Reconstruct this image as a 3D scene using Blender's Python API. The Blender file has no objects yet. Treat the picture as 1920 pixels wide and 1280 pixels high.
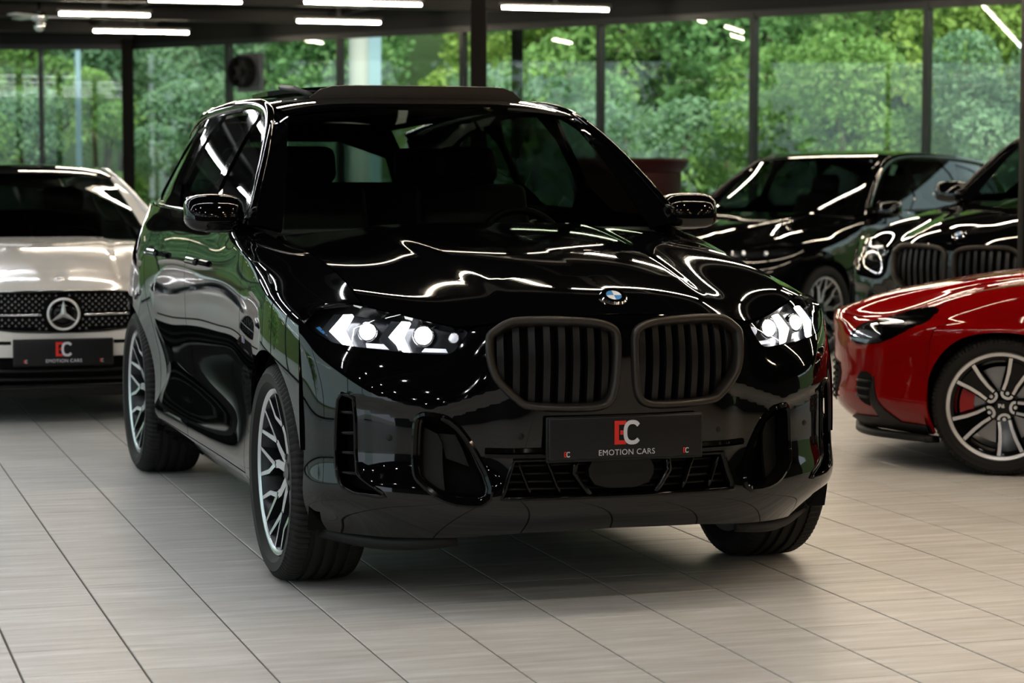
import bpy, bmesh, math, random
import numpy as np
from mathutils import Vector, Matrix
from mathutils.geometry import delaunay_2d_cdt
random.seed(7)
rng = np.random.default_rng(7)
scene = bpy.context.scene
COL = scene.collection
PI = math.pi

# ------------------------------------------------------------------ camera, world, exposure
cam_d = bpy.data.cameras.new('camera')
cam = bpy.data.objects.new('camera', cam_d)
COL.objects.link(cam)
cam_d.sensor_width = 36.0
cam_d.lens = 4335.3 / 1920 * 36
cam_d.clip_end = 400
cam_d.dof.use_dof = True
cam_d.dof.focus_distance = 7.9
cam_d.dof.aperture_fstop = 4.2
cam.matrix_world = Matrix.Translation((0, 0, 1.451)) @ Matrix.Rotation(PI / 2 - .0773, 4, 'X') @ Matrix.Rotation(.002, 4, 'Z')
scene.camera = cam

world = bpy.data.worlds.new('overcast_sky')
scene.world = world
world.use_nodes = True
wn = world.node_tree
bg = wn.nodes['Background']
sky_tc = wn.nodes.new('ShaderNodeTexCoord')
sky_noise = wn.nodes.new('ShaderNodeTexNoise')
sky_noise.inputs['Scale'].default_value = 2.0
sky_noise.inputs['Detail'].default_value = 4
sky_ramp = wn.nodes.new('ShaderNodeValToRGB')
sky_ramp.color_ramp.elements[0].position = .3
sky_ramp.color_ramp.elements[0].color = (.66, .80, .95, 1)
sky_ramp.color_ramp.elements[1].position = .7
sky_ramp.color_ramp.elements[1].color = (.90, .95, 1.0, 1)
wn.links.new(sky_tc.outputs['Generated'], sky_noise.inputs['Vector'])
wn.links.new(sky_noise.outputs['Fac'], sky_ramp.inputs['Fac'])
wn.links.new(sky_ramp.outputs['Color'], bg.inputs['Color'])
bg.inputs['Strength'].default_value = 1.3

sun_d = bpy.data.lights.new('hazy_sun', 'SUN')
sun_d.energy = 3.2
sun_d.angle = math.radians(12)
sun_d.color = (1.0, .95, .84)
sun = bpy.data.objects.new('hazy_sun', sun_d)
sun.rotation_euler = (math.radians(50), 0, math.radians(14))
COL.objects.link(sun)

TUBE_POWER = 74.0
SPOT_POWER = 300.0
vs = scene.view_settings
vs.view_transform = 'Standard'
vs.look = 'None'
vs.gamma = 1.0
vs.use_curve_mapping = False
vs.exposure = 0.52

# ------------------------------------------------------------------ materials
MATS = {}
def principled(name, color, rough=.5, metal=0.0, coat=0.0, spec=.5, var=0.0, vscale=8.0, bump=0.0, emit=None, estr=0.0):
    if name in MATS:
        return MATS[name]
    m = bpy.data.materials.new(name)
    m.use_nodes = True
    nt = m.node_tree
    b = nt.nodes['Principled BSDF']
    b.inputs['Base Color'].default_value = (*color, 1)
    b.inputs['Roughness'].default_value = rough
    b.inputs['Metallic'].default_value = metal
    b.inputs['Coat Weight'].default_value = coat
    b.inputs['Coat Roughness'].default_value = .015
    b.inputs['Specular IOR Level'].default_value = spec
    if var or bump:
        tc = nt.nodes.new('ShaderNodeTexCoord')
        nz = nt.nodes.new('ShaderNodeTexNoise')
        nz.inputs['Scale'].default_value = vscale
        nz.inputs['Detail'].default_value = 4
        nt.links.new(tc.outputs['Object'], nz.inputs['Vector'])
        if var:
            mx = nt.nodes.new('ShaderNodeMix'); mx.data_type = 'RGBA'
            mx.inputs['A'].default_value = (*[max(0, c * (1 - var)) for c in color], 1)
            mx.inputs['B'].default_value = (*[min(1, c * (1 + var)) for c in color], 1)
            nt.links.new(nz.outputs['Fac'], mx.inputs['Factor'])
            nt.links.new(mx.outputs['Result'], b.inputs['Base Color'])
        if bump:
            bp = nt.nodes.new('ShaderNodeBump')
            bp.inputs['Strength'].default_value = bump
            bp.inputs['Distance'].default_value = .01
            nt.links.new(nz.outputs['Fac'], bp.inputs['Height'])
            nt.links.new(bp.outputs['Normal'], b.inputs['Normal'])
    if emit:
        b.inputs['Emission Color'].default_value = (*emit, 1)
        b.inputs['Emission Strength'].default_value = estr
    MATS[name] = m
    return m

def glass(name, tint, ior=1.45, rough=0.0):
    if name in MATS:
        return MATS[name]
    m = bpy.data.materials.new(name)
    m.use_nodes = True
    nt = m.node_tree
    nt.nodes.remove(nt.nodes['Principled BSDF'])
    out = nt.nodes['Material Output']
    tr = nt.nodes.new('ShaderNodeBsdfTransparent'); tr.inputs['Color'].default_value = (*tint, 1)
    gl = nt.nodes.new('ShaderNodeBsdfAnisotropic'); gl.inputs['Roughness'].default_value = rough
    gl.inputs['Color'].default_value = (1, 1, 1, 1)
    fr = nt.nodes.new('ShaderNodeFresnel')
    ge = nt.nodes.new('ShaderNodeNewGeometry'); mm = nt.nodes.new('ShaderNodeMath'); mm.operation = 'MULTIPLY_ADD'
    mm.inputs[1].default_value = 1 / ior - ior; mm.inputs[2].default_value = ior      # the same sheet from both sides
    nt.links.new(ge.outputs['Backfacing'], mm.inputs[0]); nt.links.new(mm.outputs[0], fr.inputs['IOR'])
    mx = nt.nodes.new('ShaderNodeMixShader')
    nt.links.new(fr.outputs[0], mx.inputs[0])
    nt.links.new(tr.outputs[0], mx.inputs[1])
    nt.links.new(gl.outputs[0], mx.inputs[2])
    nt.links.new(mx.outputs[0], out.inputs['Surface'])
    MATS[name] = m
    return m

M_BLACK = principled('black_paint', (.0015, .0015, .0018), .03, 0, 0.0, .5)
M_GLOSSBLK = principled('gloss_black_trim', (.002, .002, .002), .07, 0, 0, .25)
M_SATIN = principled('satin_dark_frame', (.040, .034, .029), .36, .6, var=.15, vscale=30)
M_SLAT = principled('satin_slat', (.0035, .0035, .004), .35, spec=.35, var=.1, vscale=30)
M_PLASTIC = principled('black_plastic', (.0055, .0055, .0055), .5, spec=.3, var=.2, vscale=40)
M_DARK = principled('matte_dark', (.003, .003, .003), .8, spec=.15)
M_RUBBER = principled('tyre_rubber', (.0075, .0072, .007), .62, spec=.3, var=.25, vscale=20)
M_ALLOYDK = principled('dark_alloy', (.03, .032, .036), .28, .7)
M_ALLOY = principled('machined_alloy', (.62, .63, .66), .25, .9)
M_SILVER = principled('silver_alloy', (.75, .75, .76), .3, .6)
M_CHROME = principled('chrome', (.80, .80, .82), .08, 1.0)
M_BRIGHT = principled('brushed_chrome', (.80, .80, .80), .32, .75)
M_STEEL = principled('brake_steel', (.38, .38, .39), .35, .8)
M_WINDOW = glass('windscreen_glass', (.30, .36, .33))
M_PRIVACY = glass('tinted_side_glass', (.16, .19, .18))
M_LENS = glass('clear_lens', (.93, .95, .97))
M_WHITE = principled('white_paint', (.74, .72, .68), .12, 0, 1.0)
M_RED = principled('red_paint', (.25, .0015, .002), .06, 0, .25, .3)
M_SEAT = principled('black_leather', (.0045, .0045, .005), .5, spec=.3, bump=.15, vscale=90)
M_LED = principled('lit_led', (1, 1, 1), .4, emit=(1.0, .99, .95), estr=9)
M_LEDLOW = principled('lit_reflector', (1, 1, 1), .4, emit=(.85, .87, 1.0), estr=.35)
M_LAMPIN = principled('lamp_housing', (.03, .031, .036), .22, .8)
M_PLATE = principled('plate_black', (.008, .008, .009), .42, spec=.3)
M_LRED = principled('logo_red', (.72, .022, .012), .45)
M_LGREY = principled('logo_grey', (.66, .65, .70), .45)
M_BLUE = principled('badge_blue', (.05, .27, .62), .3)
M_WHT = principled('badge_white', (.82, .84, .85), .3)
M_CALIPER = principled('red_caliper', (.42, .012, .014), .3)
M_TUB = principled('dark_red_plastic', (.016, .0012, .0012), .5, spec=.2, var=.2, vscale=3)

# ------------------------------------------------------------------ object helpers
def link(o, parent=None):
    COL.objects.link(o)
    if parent is not None:
        o.parent = parent
    return o
def thing(name, label, cat, loc=(0, 0, 0), rz=0.0, group=None):
    o = bpy.data.objects.new(name, None)
    o.empty_display_size = .1
    o.location = loc
    o.rotation_euler = (0, 0, rz)
    o['label'] = label; o['category'] = cat
    if group: o['group'] = group
    return link(o)
def tag(o, label, cat, group=None):
    o['label'] = label; o['category'] = cat
    if group: o['group'] = group
    return o
class MB:
    """collects verts and faces; build() makes ONE mesh object"""
    def __init__(s): s.v = []; s.f = []; s.m = []; s.sm = []
    def add(s, v, f, mi=0, smooth=False):
        b = len(s.v)
        s.v.extend([tuple(map(float, p)) for p in v])
        s.f.extend([tuple(int(i) + b for i in q) for q in f])
        s.m.extend([mi] * len(f)); s.sm.extend([smooth] * len(f))
        return s
    def box(s, c, d, rz=0, mi=0, rx=0, ry=0):
        R = Matrix.Rotation(rz, 3, 'Z') @ Matrix.Rotation(ry, 3, 'Y') @ Matrix.Rotation(rx, 3, 'X')
        v = [Vector(c) + R @ Vector((x * d[0] / 2, y * d[1] / 2, z * d[2] / 2)) for x in (-1, 1) for y in (-1, 1) for z in (-1, 1)]
        return s.add(v, [(0, 1, 3, 2), (4, 6, 7, 5), (0, 4, 5, 1), (2, 3, 7, 6), (0, 2, 6, 4), (1, 5, 7, 3)], mi)
    def bbox(s, c, d, r=.01, rz=0, mi=0, rx=0, ry=0):
        """box with rounded edges"""
        bm = bmesh.new(); bmesh.ops.create_cube(bm, size=1)
        bmesh.ops.scale(bm, vec=d, verts=bm.verts)
        bmesh.ops.bevel(bm, geom=bm.edges[:], offset=r, segments=3, affect='EDGES', profile=.5)
        R = Matrix.Rotation(rz, 3, 'Z') @ Matrix.Rotation(ry, 3, 'Y') @ Matrix.Rotation(rx, 3, 'X')
        bm.verts.index_update()
        s.add([Vector(c) + R @ v.co for v in bm.verts], [[v.index for v in f.verts] for f in bm.faces], mi, True)
        bm.free(); return s
    def lathe(s, prof, axis='z', c=(0, 0, 0), n=32, mi=0, closed=False, smooth=True):
        """prof: (r, h) list"""
        v = []
        for k in range(n):
            a = 2 * PI * k / n
            for r, h in prof:
                x, y = r * math.cos(a), r * math.sin(a)
                p = (x, y, h) if axis == 'z' else (h, x, y) if axis == 'x' else (y, h, x)
                v.append((p[0] + c[0], p[1] + c[1], p[2] + c[2]))
        m = len(prof); f = []
        for k in range(n):
            for j in range(m if closed else m - 1):
                a, b = k * m + j, k * m + (j + 1) % m
                a2, b2 = ((k + 1) % n) * m + j, ((k + 1) % n) * m + (j + 1) % m
                f.append((a, a2, b2, b))
        return s.add(v, f, mi, smooth)
    def tube(s, path, r, n=8, closed=False, mi=0, caps=True):
        path = [Vector(p) for p in path]; N = len(path); v = []; f = []
        rr = r if hasattr(r, '__len__') else [r] * N
        up = Vector((0, 0, 1))
        for i, p in enumerate(path):
            a = path[i - 1] if (i or closed) else p
            b = path[(i + 1) % N] if (i < N - 1 or closed) else p
            t = (b - a).normalized()
            if abs(t.dot(up)) > .98: up = Vector((1, 0, 0))
            x = t.cross(up).normalized(); y = x.cross(t).normalized(); up = y
            for k in range(n):
                q = 2 * PI * k / n
                v.append(p + x * rr[i] * math.cos(q) + y * rr[i] * math.sin(q))
        for i in range(N if closed else N - 1):
            for k in range(n):
                a, b = i * n + k, i * n + (k + 1) % n
                c, d = ((i + 1) % N) * n + k, ((i + 1) % N) * n + (k + 1) % n
                f.append((a, b, d, c))
        if caps and not closed:
            f.append(tuple(range(n))[::-1]); f.append(tuple((N - 1) * n + k for k in range(n)))
        return s.add(v, f, mi, True)
    def prism(s, poly, fn, h0, h1, mi=0, mi_side=None):
        """2D polygon extruded between heights h0<h1; fn(x,y,h)->3D"""
        n = len(poly); v = [fn(x, y, h0) for x, y in poly] + [fn(x, y, h1) for x, y in poly]
        ms = mi if mi_side is None else mi_side
        s.add(v, [tuple(range(n, 2 * n))], mi)
        s.add(v, [tuple(range(n))[::-1]] + [(i, (i + 1) % n, n + (i + 1) % n, n + i) for i in range(n)], ms)
        return s
    def build(s, name, mat, parent=None, smooth=None, autosmooth=None, recalc=True):
        me = bpy.data.meshes.new(name)
        me.from_pydata(s.v, [], s.f)
        for m in (mat if isinstance(mat, (list, tuple)) else [mat]):
            me.materials.append(m)
        me.polygons.foreach_set('material_index', s.m)
        me.polygons.foreach_set('use_smooth', [bool(x) if smooth is None else smooth for x in s.sm])
        if recalc:
            bm = bmesh.new(); bm.from_mesh(me)
            bmesh.ops.recalc_face_normals(bm, faces=bm.faces)
            bm.to_mesh(me); bm.free()
        if autosmooth:
            me.set_sharp_from_angle(angle=math.radians(autosmooth))
        return link(bpy.data.objects.new(name, me), parent)

def rs(poly, step, closed=True):
    """resample a polyline with straight segments"""
    P = [np.array(p, float) for p in poly]; out = []
    n = len(P)
    for i in range(n if closed else n - 1):
        a, b = P[i], P[(i + 1) % n]
        k = max(1, int(math.ceil(np.linalg.norm(b - a) / step)))
        out += [a + (b - a) * j / k for j in range(k)]
    if not closed: out.append(P[-1])
    return np.array(out)
def smooth2(poly, step, closed=True, it=2):
    """corner-cutting then resample: a rounded outline"""
    P = np.array(poly, float)
    for _ in range(it):
        Q = []
        n = len(P)
        if closed:
            for i in range(n):
                a, b = P[i], P[(i + 1) % n]
                Q += [.75 * a + .25 * b, .25 * a + .75 * b]
        else:
            Q.append(P[0])
            for i in range(n - 1):
                a, b = P[i], P[i + 1]
                Q += [.75 * a + .25 * b, .25 * a + .75 * b]
            Q.append(P[-1])
        P = np.array(Q)
    keep = [P[0]]
    for p in P[1:]:
        if np.linalg.norm(p - keep[-1]) > step * .35: keep.append(p)
    return rs(keep, step, closed)
def inside(pts, poly):
    x, y = pts[:, 0], pts[:, 1]; r = np.zeros(len(pts), bool)
    n = len(poly)
    for i in range(n):
        (x0, y0), (x1, y1) = poly[i], poly[(i + 1) % n]
        if y0 == y1: continue
        c = ((y0 > y) != (y1 > y)) & (x < (x1 - x0) * (y - y0) / (y1 - y0) + x0)
        r ^= c
    return r
def grad_normals(fn, p, e=.004):
    p = np.asarray(p, float)
    dx = fn(p + [e, 0]) - fn(p - [e, 0]); dy = fn(p + [0, e]) - fn(p - [0, e])
    n = np.cross(dx, dy)
    return n / np.maximum(np.linalg.norm(n, axis=1, keepdims=True), 1e-12)
CENTER = np.array([0, 1.6, .75])
def off_fn(fn, d, center=CENTER):
    """a surface moved outward by d along its normal"""
    def g(p):
        P = fn(p); n = grad_normals(fn, p)
        s = np.sign(np.sum(n * (P - center), 1)); s[s == 0] = 1
        return P + n * s[:, None] * d
    return g
def panel(name, outline, fn, parent, mat, holes=(), h=.04, thick=.014, center=CENTER, off=0.0):
    """a body panel: 2D outline (with holes) filled with a fine triangulation, mapped by fn, with turned-in edges"""
    outline = np.asarray(outline, float); holes = [np.asarray(q, float) for q in holes]
    loops = [outline] + holes
    V2 = np.concatenate(loops); E = []; b = 0
    for q in loops:
        n = len(q); E += [(b + i, b + (i + 1) % n) for i in range(n)]; b += n
    lo, hi = outline.min(0), outline.max(0)
    gx = np.arange(lo[0] + h / 2, hi[0], h); gy = np.arange(lo[1] + h / 2, hi[1], h)
    if len(gx) and len(gy):
        X, Y = np.meshgrid(gx, gy); X = X + (np.arange(len(gy)) % 2)[:, None] * h / 2
        G = np.stack([X.ravel(), Y.ravel()], 1)
        k = inside(G, outline)
        for q in holes: k &= ~inside(G, q)
        G = G[k]
        if len(G):
            d = np.full(len(G), 1e9)
            for (i, j) in E:
                a, c = V2[i], V2[j]; ab = c - a
                t = np.clip(((G - a) @ ab) / max(ab @ ab, 1e-12), 0, 1)
                d = np.minimum(d, np.linalg.norm(G - a - t[:, None] * ab, axis=1))
            G = G[d > h * .45]
            V2 = np.concatenate([V2, G])
    vv, ee, ff, ov, oe, of = delaunay_2d_cdt([Vector(p) for p in V2], E, [], 1, 1e-6, True)
    vv = np.array([tuple(p) for p in vv]); ff = np.array([t for t in ff if len(t) == 3], int)
    cen = vv[ff].mean(1); k = inside(cen, outline)
    for q in holes: k &= ~inside(cen, q)
    ff = ff[k]
    P = fn(vv); N = grad_normals(fn, vv)
    sgn = 1.0 if np.sum(np.sum(N * (P - center), 1)) > 0 else -1.0
    N = N * sgn; P = P + N * off
    if sgn < 0: ff = ff[:, ::-1]
    verts = P.tolist(); norms = N.tolist(); faces = ff.tolist()
    if thick:
        cnt = {}
        for t in faces:
            for i in range(3):
                e = (t[i], t[(i + 1) % 3]); cnt[e] = cnt.get(e, 0) + 1
        for (a, c) in [e for e in cnt if (e[1], e[0]) not in cnt]:
            pa, pc = P[a], P[c]; n0 = (N[a] + N[c]) / 2
            out = np.cross(pc - pa, n0); L = np.linalg.norm(out); out = out / L if L > 1e-12 else n0
            b = len(verts)
            verts += [pa.tolist(), pc.tolist(), (pc - N[c] * thick).tolist(), (pa - N[a] * thick).tolist()]
            norms += [out.tolist()] * 4
            faces.append([b + 1, b, b + 3, b + 2])
    me = bpy.data.meshes.new(name)
    me.from_pydata(verts, [], faces)
    me.materials.append(mat)
    me.polygons.foreach_set('use_smooth', [True] * len(faces))
    me.normals_split_custom_set_from_vertices(norms)
    return link(bpy.data.objects.new(name, me), parent)
def sweep(mb, path, nrm, prof, closed=False, mi=0, smooth=True):
    """profile (x sideways, y along the normal) swept along a path"""
    path = np.asarray(path, float); nrm = np.asarray(nrm, float); N = len(path); m = len(prof); v = []; f = []
    for i in range(N):
        a = path[i - 1] if (i or closed) else path[i]
        b = path[(i + 1) % N] if (i < N - 1 or closed) else path[i]
        t = b - a; t = t / max(np.linalg.norm(t), 1e-9)
        n = nrm[i] - t * (nrm[i] @ t); n = n / max(np.linalg.norm(n), 1e-9)
        s = np.cross(t, n)
        for x, y in prof: v.append(path[i] + s * x + n * y)
    for i in range(N if closed else N - 1):
        for k in range(m):
            a, b = i * m + k, i * m + (k + 1) % m
            c, d = ((i + 1) % N) * m + k, ((i + 1) % N) * m + (k + 1) % m
            f.append((a, b, d, c))
    if not closed:
        f.append(tuple(range(m))[::-1]); f.append(tuple((N - 1) * m + k for k in range(m)))
    return mb.add(v, f, mi, smooth)
def ring_prof(w, h, n=10, y0=0.0):
    return [(w / 2 * math.cos(2 * PI * k / n), y0 + h / 2 * math.sin(2 * PI * k / n)) for k in range(n)]
def text_mesh(txt, size, fn, name, mat, parent, spacing=1.0):
    cu = bpy.data.curves.new('txt', 'FONT'); cu.body = txt; cu.size = size; cu.align_x = 'CENTER'; cu.align_y = 'CENTER'
    cu.space_character = spacing; cu.resolution_u = 3
    o = bpy.data.objects.new('txt', cu); COL.objects.link(o)
    dg = bpy.context.evaluated_depsgraph_get(); dg.update()
    me = bpy.data.meshes.new_from_object(o.evaluated_get(dg))
    bpy.data.objects.remove(o); bpy.data.curves.remove(cu)
    for v in me.vertices: v.co = fn(v.co.x, v.co.y)
    me.materials.clear(); me.materials.append(mat); me.name = name
    return link(bpy.data.objects.new(name, me), parent)
def dup(o, parent=None):
    c = o.copy(); link(c, parent)
    return c

# ================================================================== SURFACES OF A LARGE SUV (u sideways, v rearward from the front axle, z up)
# ---------- splines ----------
def spl_mat(x):
    x=np.asarray(x,float);n=len(x);h=np.diff(x)
    A=np.zeros((n,n));B=np.zeros((n,n));A[0,0]=A[-1,-1]=1
    for i in range(1,n-1):
        A[i,i-1]=h[i-1];A[i,i]=2*(h[i-1]+h[i]);A[i,i+1]=h[i]
        B[i,i-1]=6/h[i-1];B[i,i]=-6/h[i-1]-6/h[i];B[i,i+1]=6/h[i]
    return np.linalg.solve(A,B)
def spl_eval(x,S,Y,t):
    x=np.asarray(x,float);Y=np.asarray(Y,float);t=np.asarray(t,float)
    i=np.clip(np.searchsorted(x,t)-1,0,len(x)-2);h=x[i+1]-x[i]
    M=Y@S.T
    if Y.ndim==1: y0,y1,m0,m1=Y[i],Y[i+1],M[i],M[i+1]
    else:
        r=np.arange(len(t));y0,y1,m0,m1=Y[r,i],Y[r,i+1],M[r,i],M[r,i+1]
    a=(x[i+1]-t)/h;b=(t-x[i])/h
    return a*y0+b*y1+((a**3-a)*m0+(b**3-b)*m1)*h*h/6
class Curve:
    def __init__(s,x,y): s.x=np.asarray(x,float);s.y=np.asarray(y,float);s.S=spl_mat(x)
    def __call__(s,t): return spl_eval(s.x,s.S,s.y,np.atleast_1d(np.asarray(t,float)))
class Table:
    def __init__(s,r,c,T): s.r=np.asarray(r,float);s.c=np.asarray(c,float);s.T=np.asarray(T,float);s.Sr=spl_mat(r);s.Sc=spl_mat(c)
    def __call__(s,r,c):
        r=np.atleast_1d(np.asarray(r,float));c=np.atleast_1d(np.asarray(c,float))
        Y=np.stack([spl_eval(s.c,s.Sc,row,c) for row in s.T],1)
        return spl_eval(s.r,s.Sr,Y,r)
def sstep(x): x=np.clip(x,0,1);return x*x*(3-2*x)
# ---------- SUV front fascia: (a,z) -> (u,v,z) ----------
FA=[0,.15,.30,.45,.58,.70,.80,.88,.95,1.02]
FZ=[.20,.27,.34,.45,.60,.72,.82,.90,.96,1.02]
FU=[[0,.15,.30,.45,.575,.67,.745,.81,.87,.912],
    [0,.15,.30,.45,.58,.69,.778,.845,.90,.937]]+[[0,.15,.30,.45,.58,.70,.80,.872,.928,.960]]*8
FV=[[-.70,-.70,-.69,-.665,-.63,-.57,-.50,-.43,-.375,-.34],
 [-.80,-.80,-.79,-.762,-.715,-.645,-.565,-.485,-.42,-.385],
 [-.85,-.848,-.835,-.81,-.765,-.70,-.63,-.555,-.475,-.405],
 [-.848,-.846,-.836,-.81,-.768,-.71,-.645,-.57,-.485,-.41],
 [-.862,-.858,-.842,-.81,-.765,-.705,-.638,-.562,-.475,-.40],
 [-.868,-.862,-.84,-.80,-.75,-.69,-.625,-.548,-.462,-.395],
 [-.872,-.865,-.84,-.785,-.72,-.655,-.585,-.51,-.435,-.375],
 [-.868,-.862,-.832,-.77,-.69,-.61,-.53,-.455,-.39,-.345],
 [-.855,-.848,-.815,-.745,-.66,-.57,-.48,-.40,-.335,-.30],
 [-.80,-.795,-.76,-.68,-.585,-.49,-.395,-.31,-.255,-.23]]
TU=Table(FZ,FA,FU);TV=Table(FZ,FA,FV)
FACET=[.022]
def fascia(p):
    p=np.asarray(p,float);a=np.abs(p[:,0]);s=np.where(p[:,0]<0,-1,1)
    v=TV(p[:,1],a)
    if FACET[0]:                                  # ledge under the lamps, recessed cheeks below it
        zv=np.interp(a,[.36,.43,.62,.82,.9],[.73,.712,.65,.695,.70])
        m=sstep((a-.36)/.10)*(1-sstep((a-.80)/.08))*sstep((p[:,1]-.36)/.16)
        v=v+FACET[0]*m*sstep((zv+.01-p[:,1])/.045)
    return np.stack([s*TU(p[:,1],a),v,p[:,1]],1)
# ---------- hood (u,v) ----------
HU=[0,.2,.40,.5,.62,.75,.86,.94]
cVF=Curve(HU,[-.855,-.848,-.775,-.715,-.615,-.505,-.385,-.305])
cZF=Curve(HU,[.962,.962,.938,.922,.942,.975,.992,.992])
cZR=Curve(HU,[1.222,1.222,1.217,1.21,1.20,1.185,1.165,1.14])
cG=Curve([0,.06,.15,.3,.5,.75,1,1.2],[0,.16,.31,.5,.69,.87,1,1.09])
def hoodz(u,v):
    u=np.abs(u);f=cVF(u);s=np.clip((v-f)/(.85-f),-.05,1.2)
    z=cZF(u)+(cZR(u)-cZF(u))*cG(s)
    return z+.010*np.clip(s*5,0,1)*(1-sstep((u-.31-.12*s)/.07))
def hood(p):
    p=np.asarray(p,float);return np.stack([p[:,0],p[:,1],hoodz(p[:,0],p[:,1])],1)
# ---------- body side: (v,t) -> (u,v,z) ----------
SV=[-.45,-.2,.1,.4,.7,1.0,1.5,2.0,2.5,3.0,3.4,3.8,4.0]
ST=[.20,.28,.36,.50,.65,.80,.92,1.00,1.08,1.15,1.20,1.25]
SUT=[[.94,.955,.96,.965,.965,.955,.935,.915,.89,.86,.82,.775],
 [.95,.965,.975,.985,.99,.988,.972,.952,.92,.885,.84,.775],
 [.95,.965,.975,.985,.995,.998,.985,.968,.935,.895,.85,.778],
 [.93,.955,.965,.965,.972,.98,.972,.962,.945,.915,.865,.782],
 [.88,.945,.955,.94,.945,.962,.962,.958,.948,.93,.885,.80],
 [.865,.94,.95,.928,.935,.955,.957,.957,.946,.922,.902,.878],
 [.86,.938,.948,.922,.93,.953,.958,.958,.945,.922,.902,.88],
 [.86,.938,.948,.922,.932,.957,.96,.96,.947,.923,.902,.88],
 [.88,.945,.955,.945,.955,.975,.977,.973,.955,.928,.905,.882],
 [.93,.965,.98,.995,1.0,1.002,.992,.982,.96,.93,.905,.88],
 [.90,.915,.925,.935,.935,.932,.925,.915,.895,.87,.85,.83],
 [.80,.83,.845,.86,.86,.857,.85,.84,.82,.795,.775,.755],
 [.72,.76,.78,.80,.80,.80,.792,.78,.765,.745,.725,.705]]
def _sz():
    out=[]
    up={-.45:[.89,.925,.952,.968,.98],-.2:[.905,.955,.99,1.012,1.028],.1:[.92,.985,1.028,1.058,1.077],.4:[.92,.99,1.05,1.095,1.122],.7:[.92,1.0,1.075,1.135,1.162]}
    for v,row in zip(SV,SUT):
        if v in up: out.append(ST[:6]+up[v]+[float(hoodz(np.array([row[-1]]),np.array([v]))[0])-.002])
        else: out.append(ST[:10]+[1.19,1.222+.012*max(0,v-1)])
    return out
TSU=Table(SV,ST,SUT);TSZ=Table(SV,ST,_sz())
def side(p):
    p=np.asarray(p,float);return np.stack([TSU(p[:,0],p[:,1]),p[:,0],TSZ(p[:,0],p[:,1])],1)

class Mono:
    """monotone cubic through points, and its inverse"""
    def __init__(s, x, y):
        s.x = np.array(x, float); s.y = np.array(y, float)
        h = np.diff(s.x); d = np.diff(s.y) / h; m = np.zeros(len(x))
        m[1:-1] = np.where(d[:-1] * d[1:] > 0, 2 * d[:-1] * d[1:] / np.where(d[:-1] + d[1:] == 0, 1, d[:-1] + d[1:]), 0)
        m[0], m[-1] = d[0], d[-1]; s.m = m
        s.tx = np.linspace(s.x[0], s.x[-1], 600); s.ty = s(s.tx)
    def __call__(s, t):
        t = np.asarray(t, float); i = np.clip(np.searchsorted(s.x, t) - 1, 0, len(s.x) - 2)
        h = s.x[i + 1] - s.x[i]; q = (t - s.x[i]) / h
        r = (1 + 2 * q) * (1 - q) ** 2 * s.y[i] + q * (1 - q) ** 2 * h * s.m[i] + q * q * (3 - 2 * q) * s.y[i + 1] + q * q * (q - 1) * h * s.m[i + 1]
        r = np.where(q < 0, s.y[0] + (t - s.x[0]) * s.m[0], r)
        return np.where(q > 1, s.y[-1] + (t - s.x[-1]) * s.m[-1], r)
    def inv(s, y): return np.interp(y, s.ty, s.tx)
class Warp:
    def __init__(s, us=1.0, v=None, z=None, zu=None):
        s.us = us; s.v = Mono(*v) if v else None; s.z = Mono(*z) if z else None; s.zu = Mono(*zu) if zu else None
    def __call__(s, P):
        P = np.array(P, float)
        if s.zu is not None: P[:, 0] *= s.zu(P[:, 2])
        P[:, 0] *= s.us
        if s.v is not None: P[:, 1] = s.v(P[:, 1])
        if s.z is not None: P[:, 2] = s.z(P[:, 2])
        return P
    def iz(s, z): return s.z.inv(z) if s.z is not None else np.asarray(z, float)
    def pt(s, *p): return s(np.array([p]))[0]
    def uz(s, poly):
        """(u, z) in this car's metres -> fascia parameters"""
        return [(u / s.us, float(s.iz(z))) for u, z in poly]
def greenhouse(p):
    p = np.asarray(p, float); v, z = p[:, 0], p[:, 1]; d = z - 1.2
    return np.stack([.885 - .42 * d - .20 * d * d - .022 * ((v - 1.9) / 1.9) ** 2 * np.clip(d * 4, 0, 1) - .062 * np.clip((v - 2.8) / .6, 0, 9) ** 1.5, v, z], 1)
def windscreen(p):
    p = np.asarray(p, float); a = p[:, 0] / .72; b = p[:, 1] / .7; a2 = a * a
    bu = 4 * b * (1 - b) * (1 - .5 * a2)
    return np.stack([a * (.77 * (1 - b) + .62 * b), (.70 + .12 * a2) * (1 - b) + (1.27 + .08 * a2) * b - .02 * bu, (1.195 - .005 * a2) * (1 - b) + (1.672 - .04 * a2) * b + .025 * bu], 1)
cRoof = Curve([1.2, 1.27, 1.45, 1.8, 2.2, 2.7, 3.2, 3.6, 3.9], [1.645, 1.672, 1.712, 1.742, 1.748, 1.735, 1.702, 1.665, 1.63])
def rooftop(p):
    p = np.asarray(p, float); s = np.abs(p[:, 0]) / .63
    return np.stack([p[:, 0], p[:, 1], cRoof(p[:, 1]) - .02 * s ** 2 - .035 * s ** 5], 1)
cTail = Curve([.2, .35, .55, .8, 1.0, 1.2, 1.4, 1.6, 1.7], [3.93, 4.02, 4.065, 4.06, 4.035, 3.99, 3.915, 3.82, 3.77])
def tail(p):
    p = np.asarray(p, float)
    return np.stack([p[:, 0], cTail(p[:, 1]) - .05 * (p[:, 0] / .9) ** 2 - .16 * np.abs(p[:, 0] / .84) ** 7, p[:, 1]], 1)
def mir(fn): return lambda p: fn(p) * np.array([-1.0, 1, 1])
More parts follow.
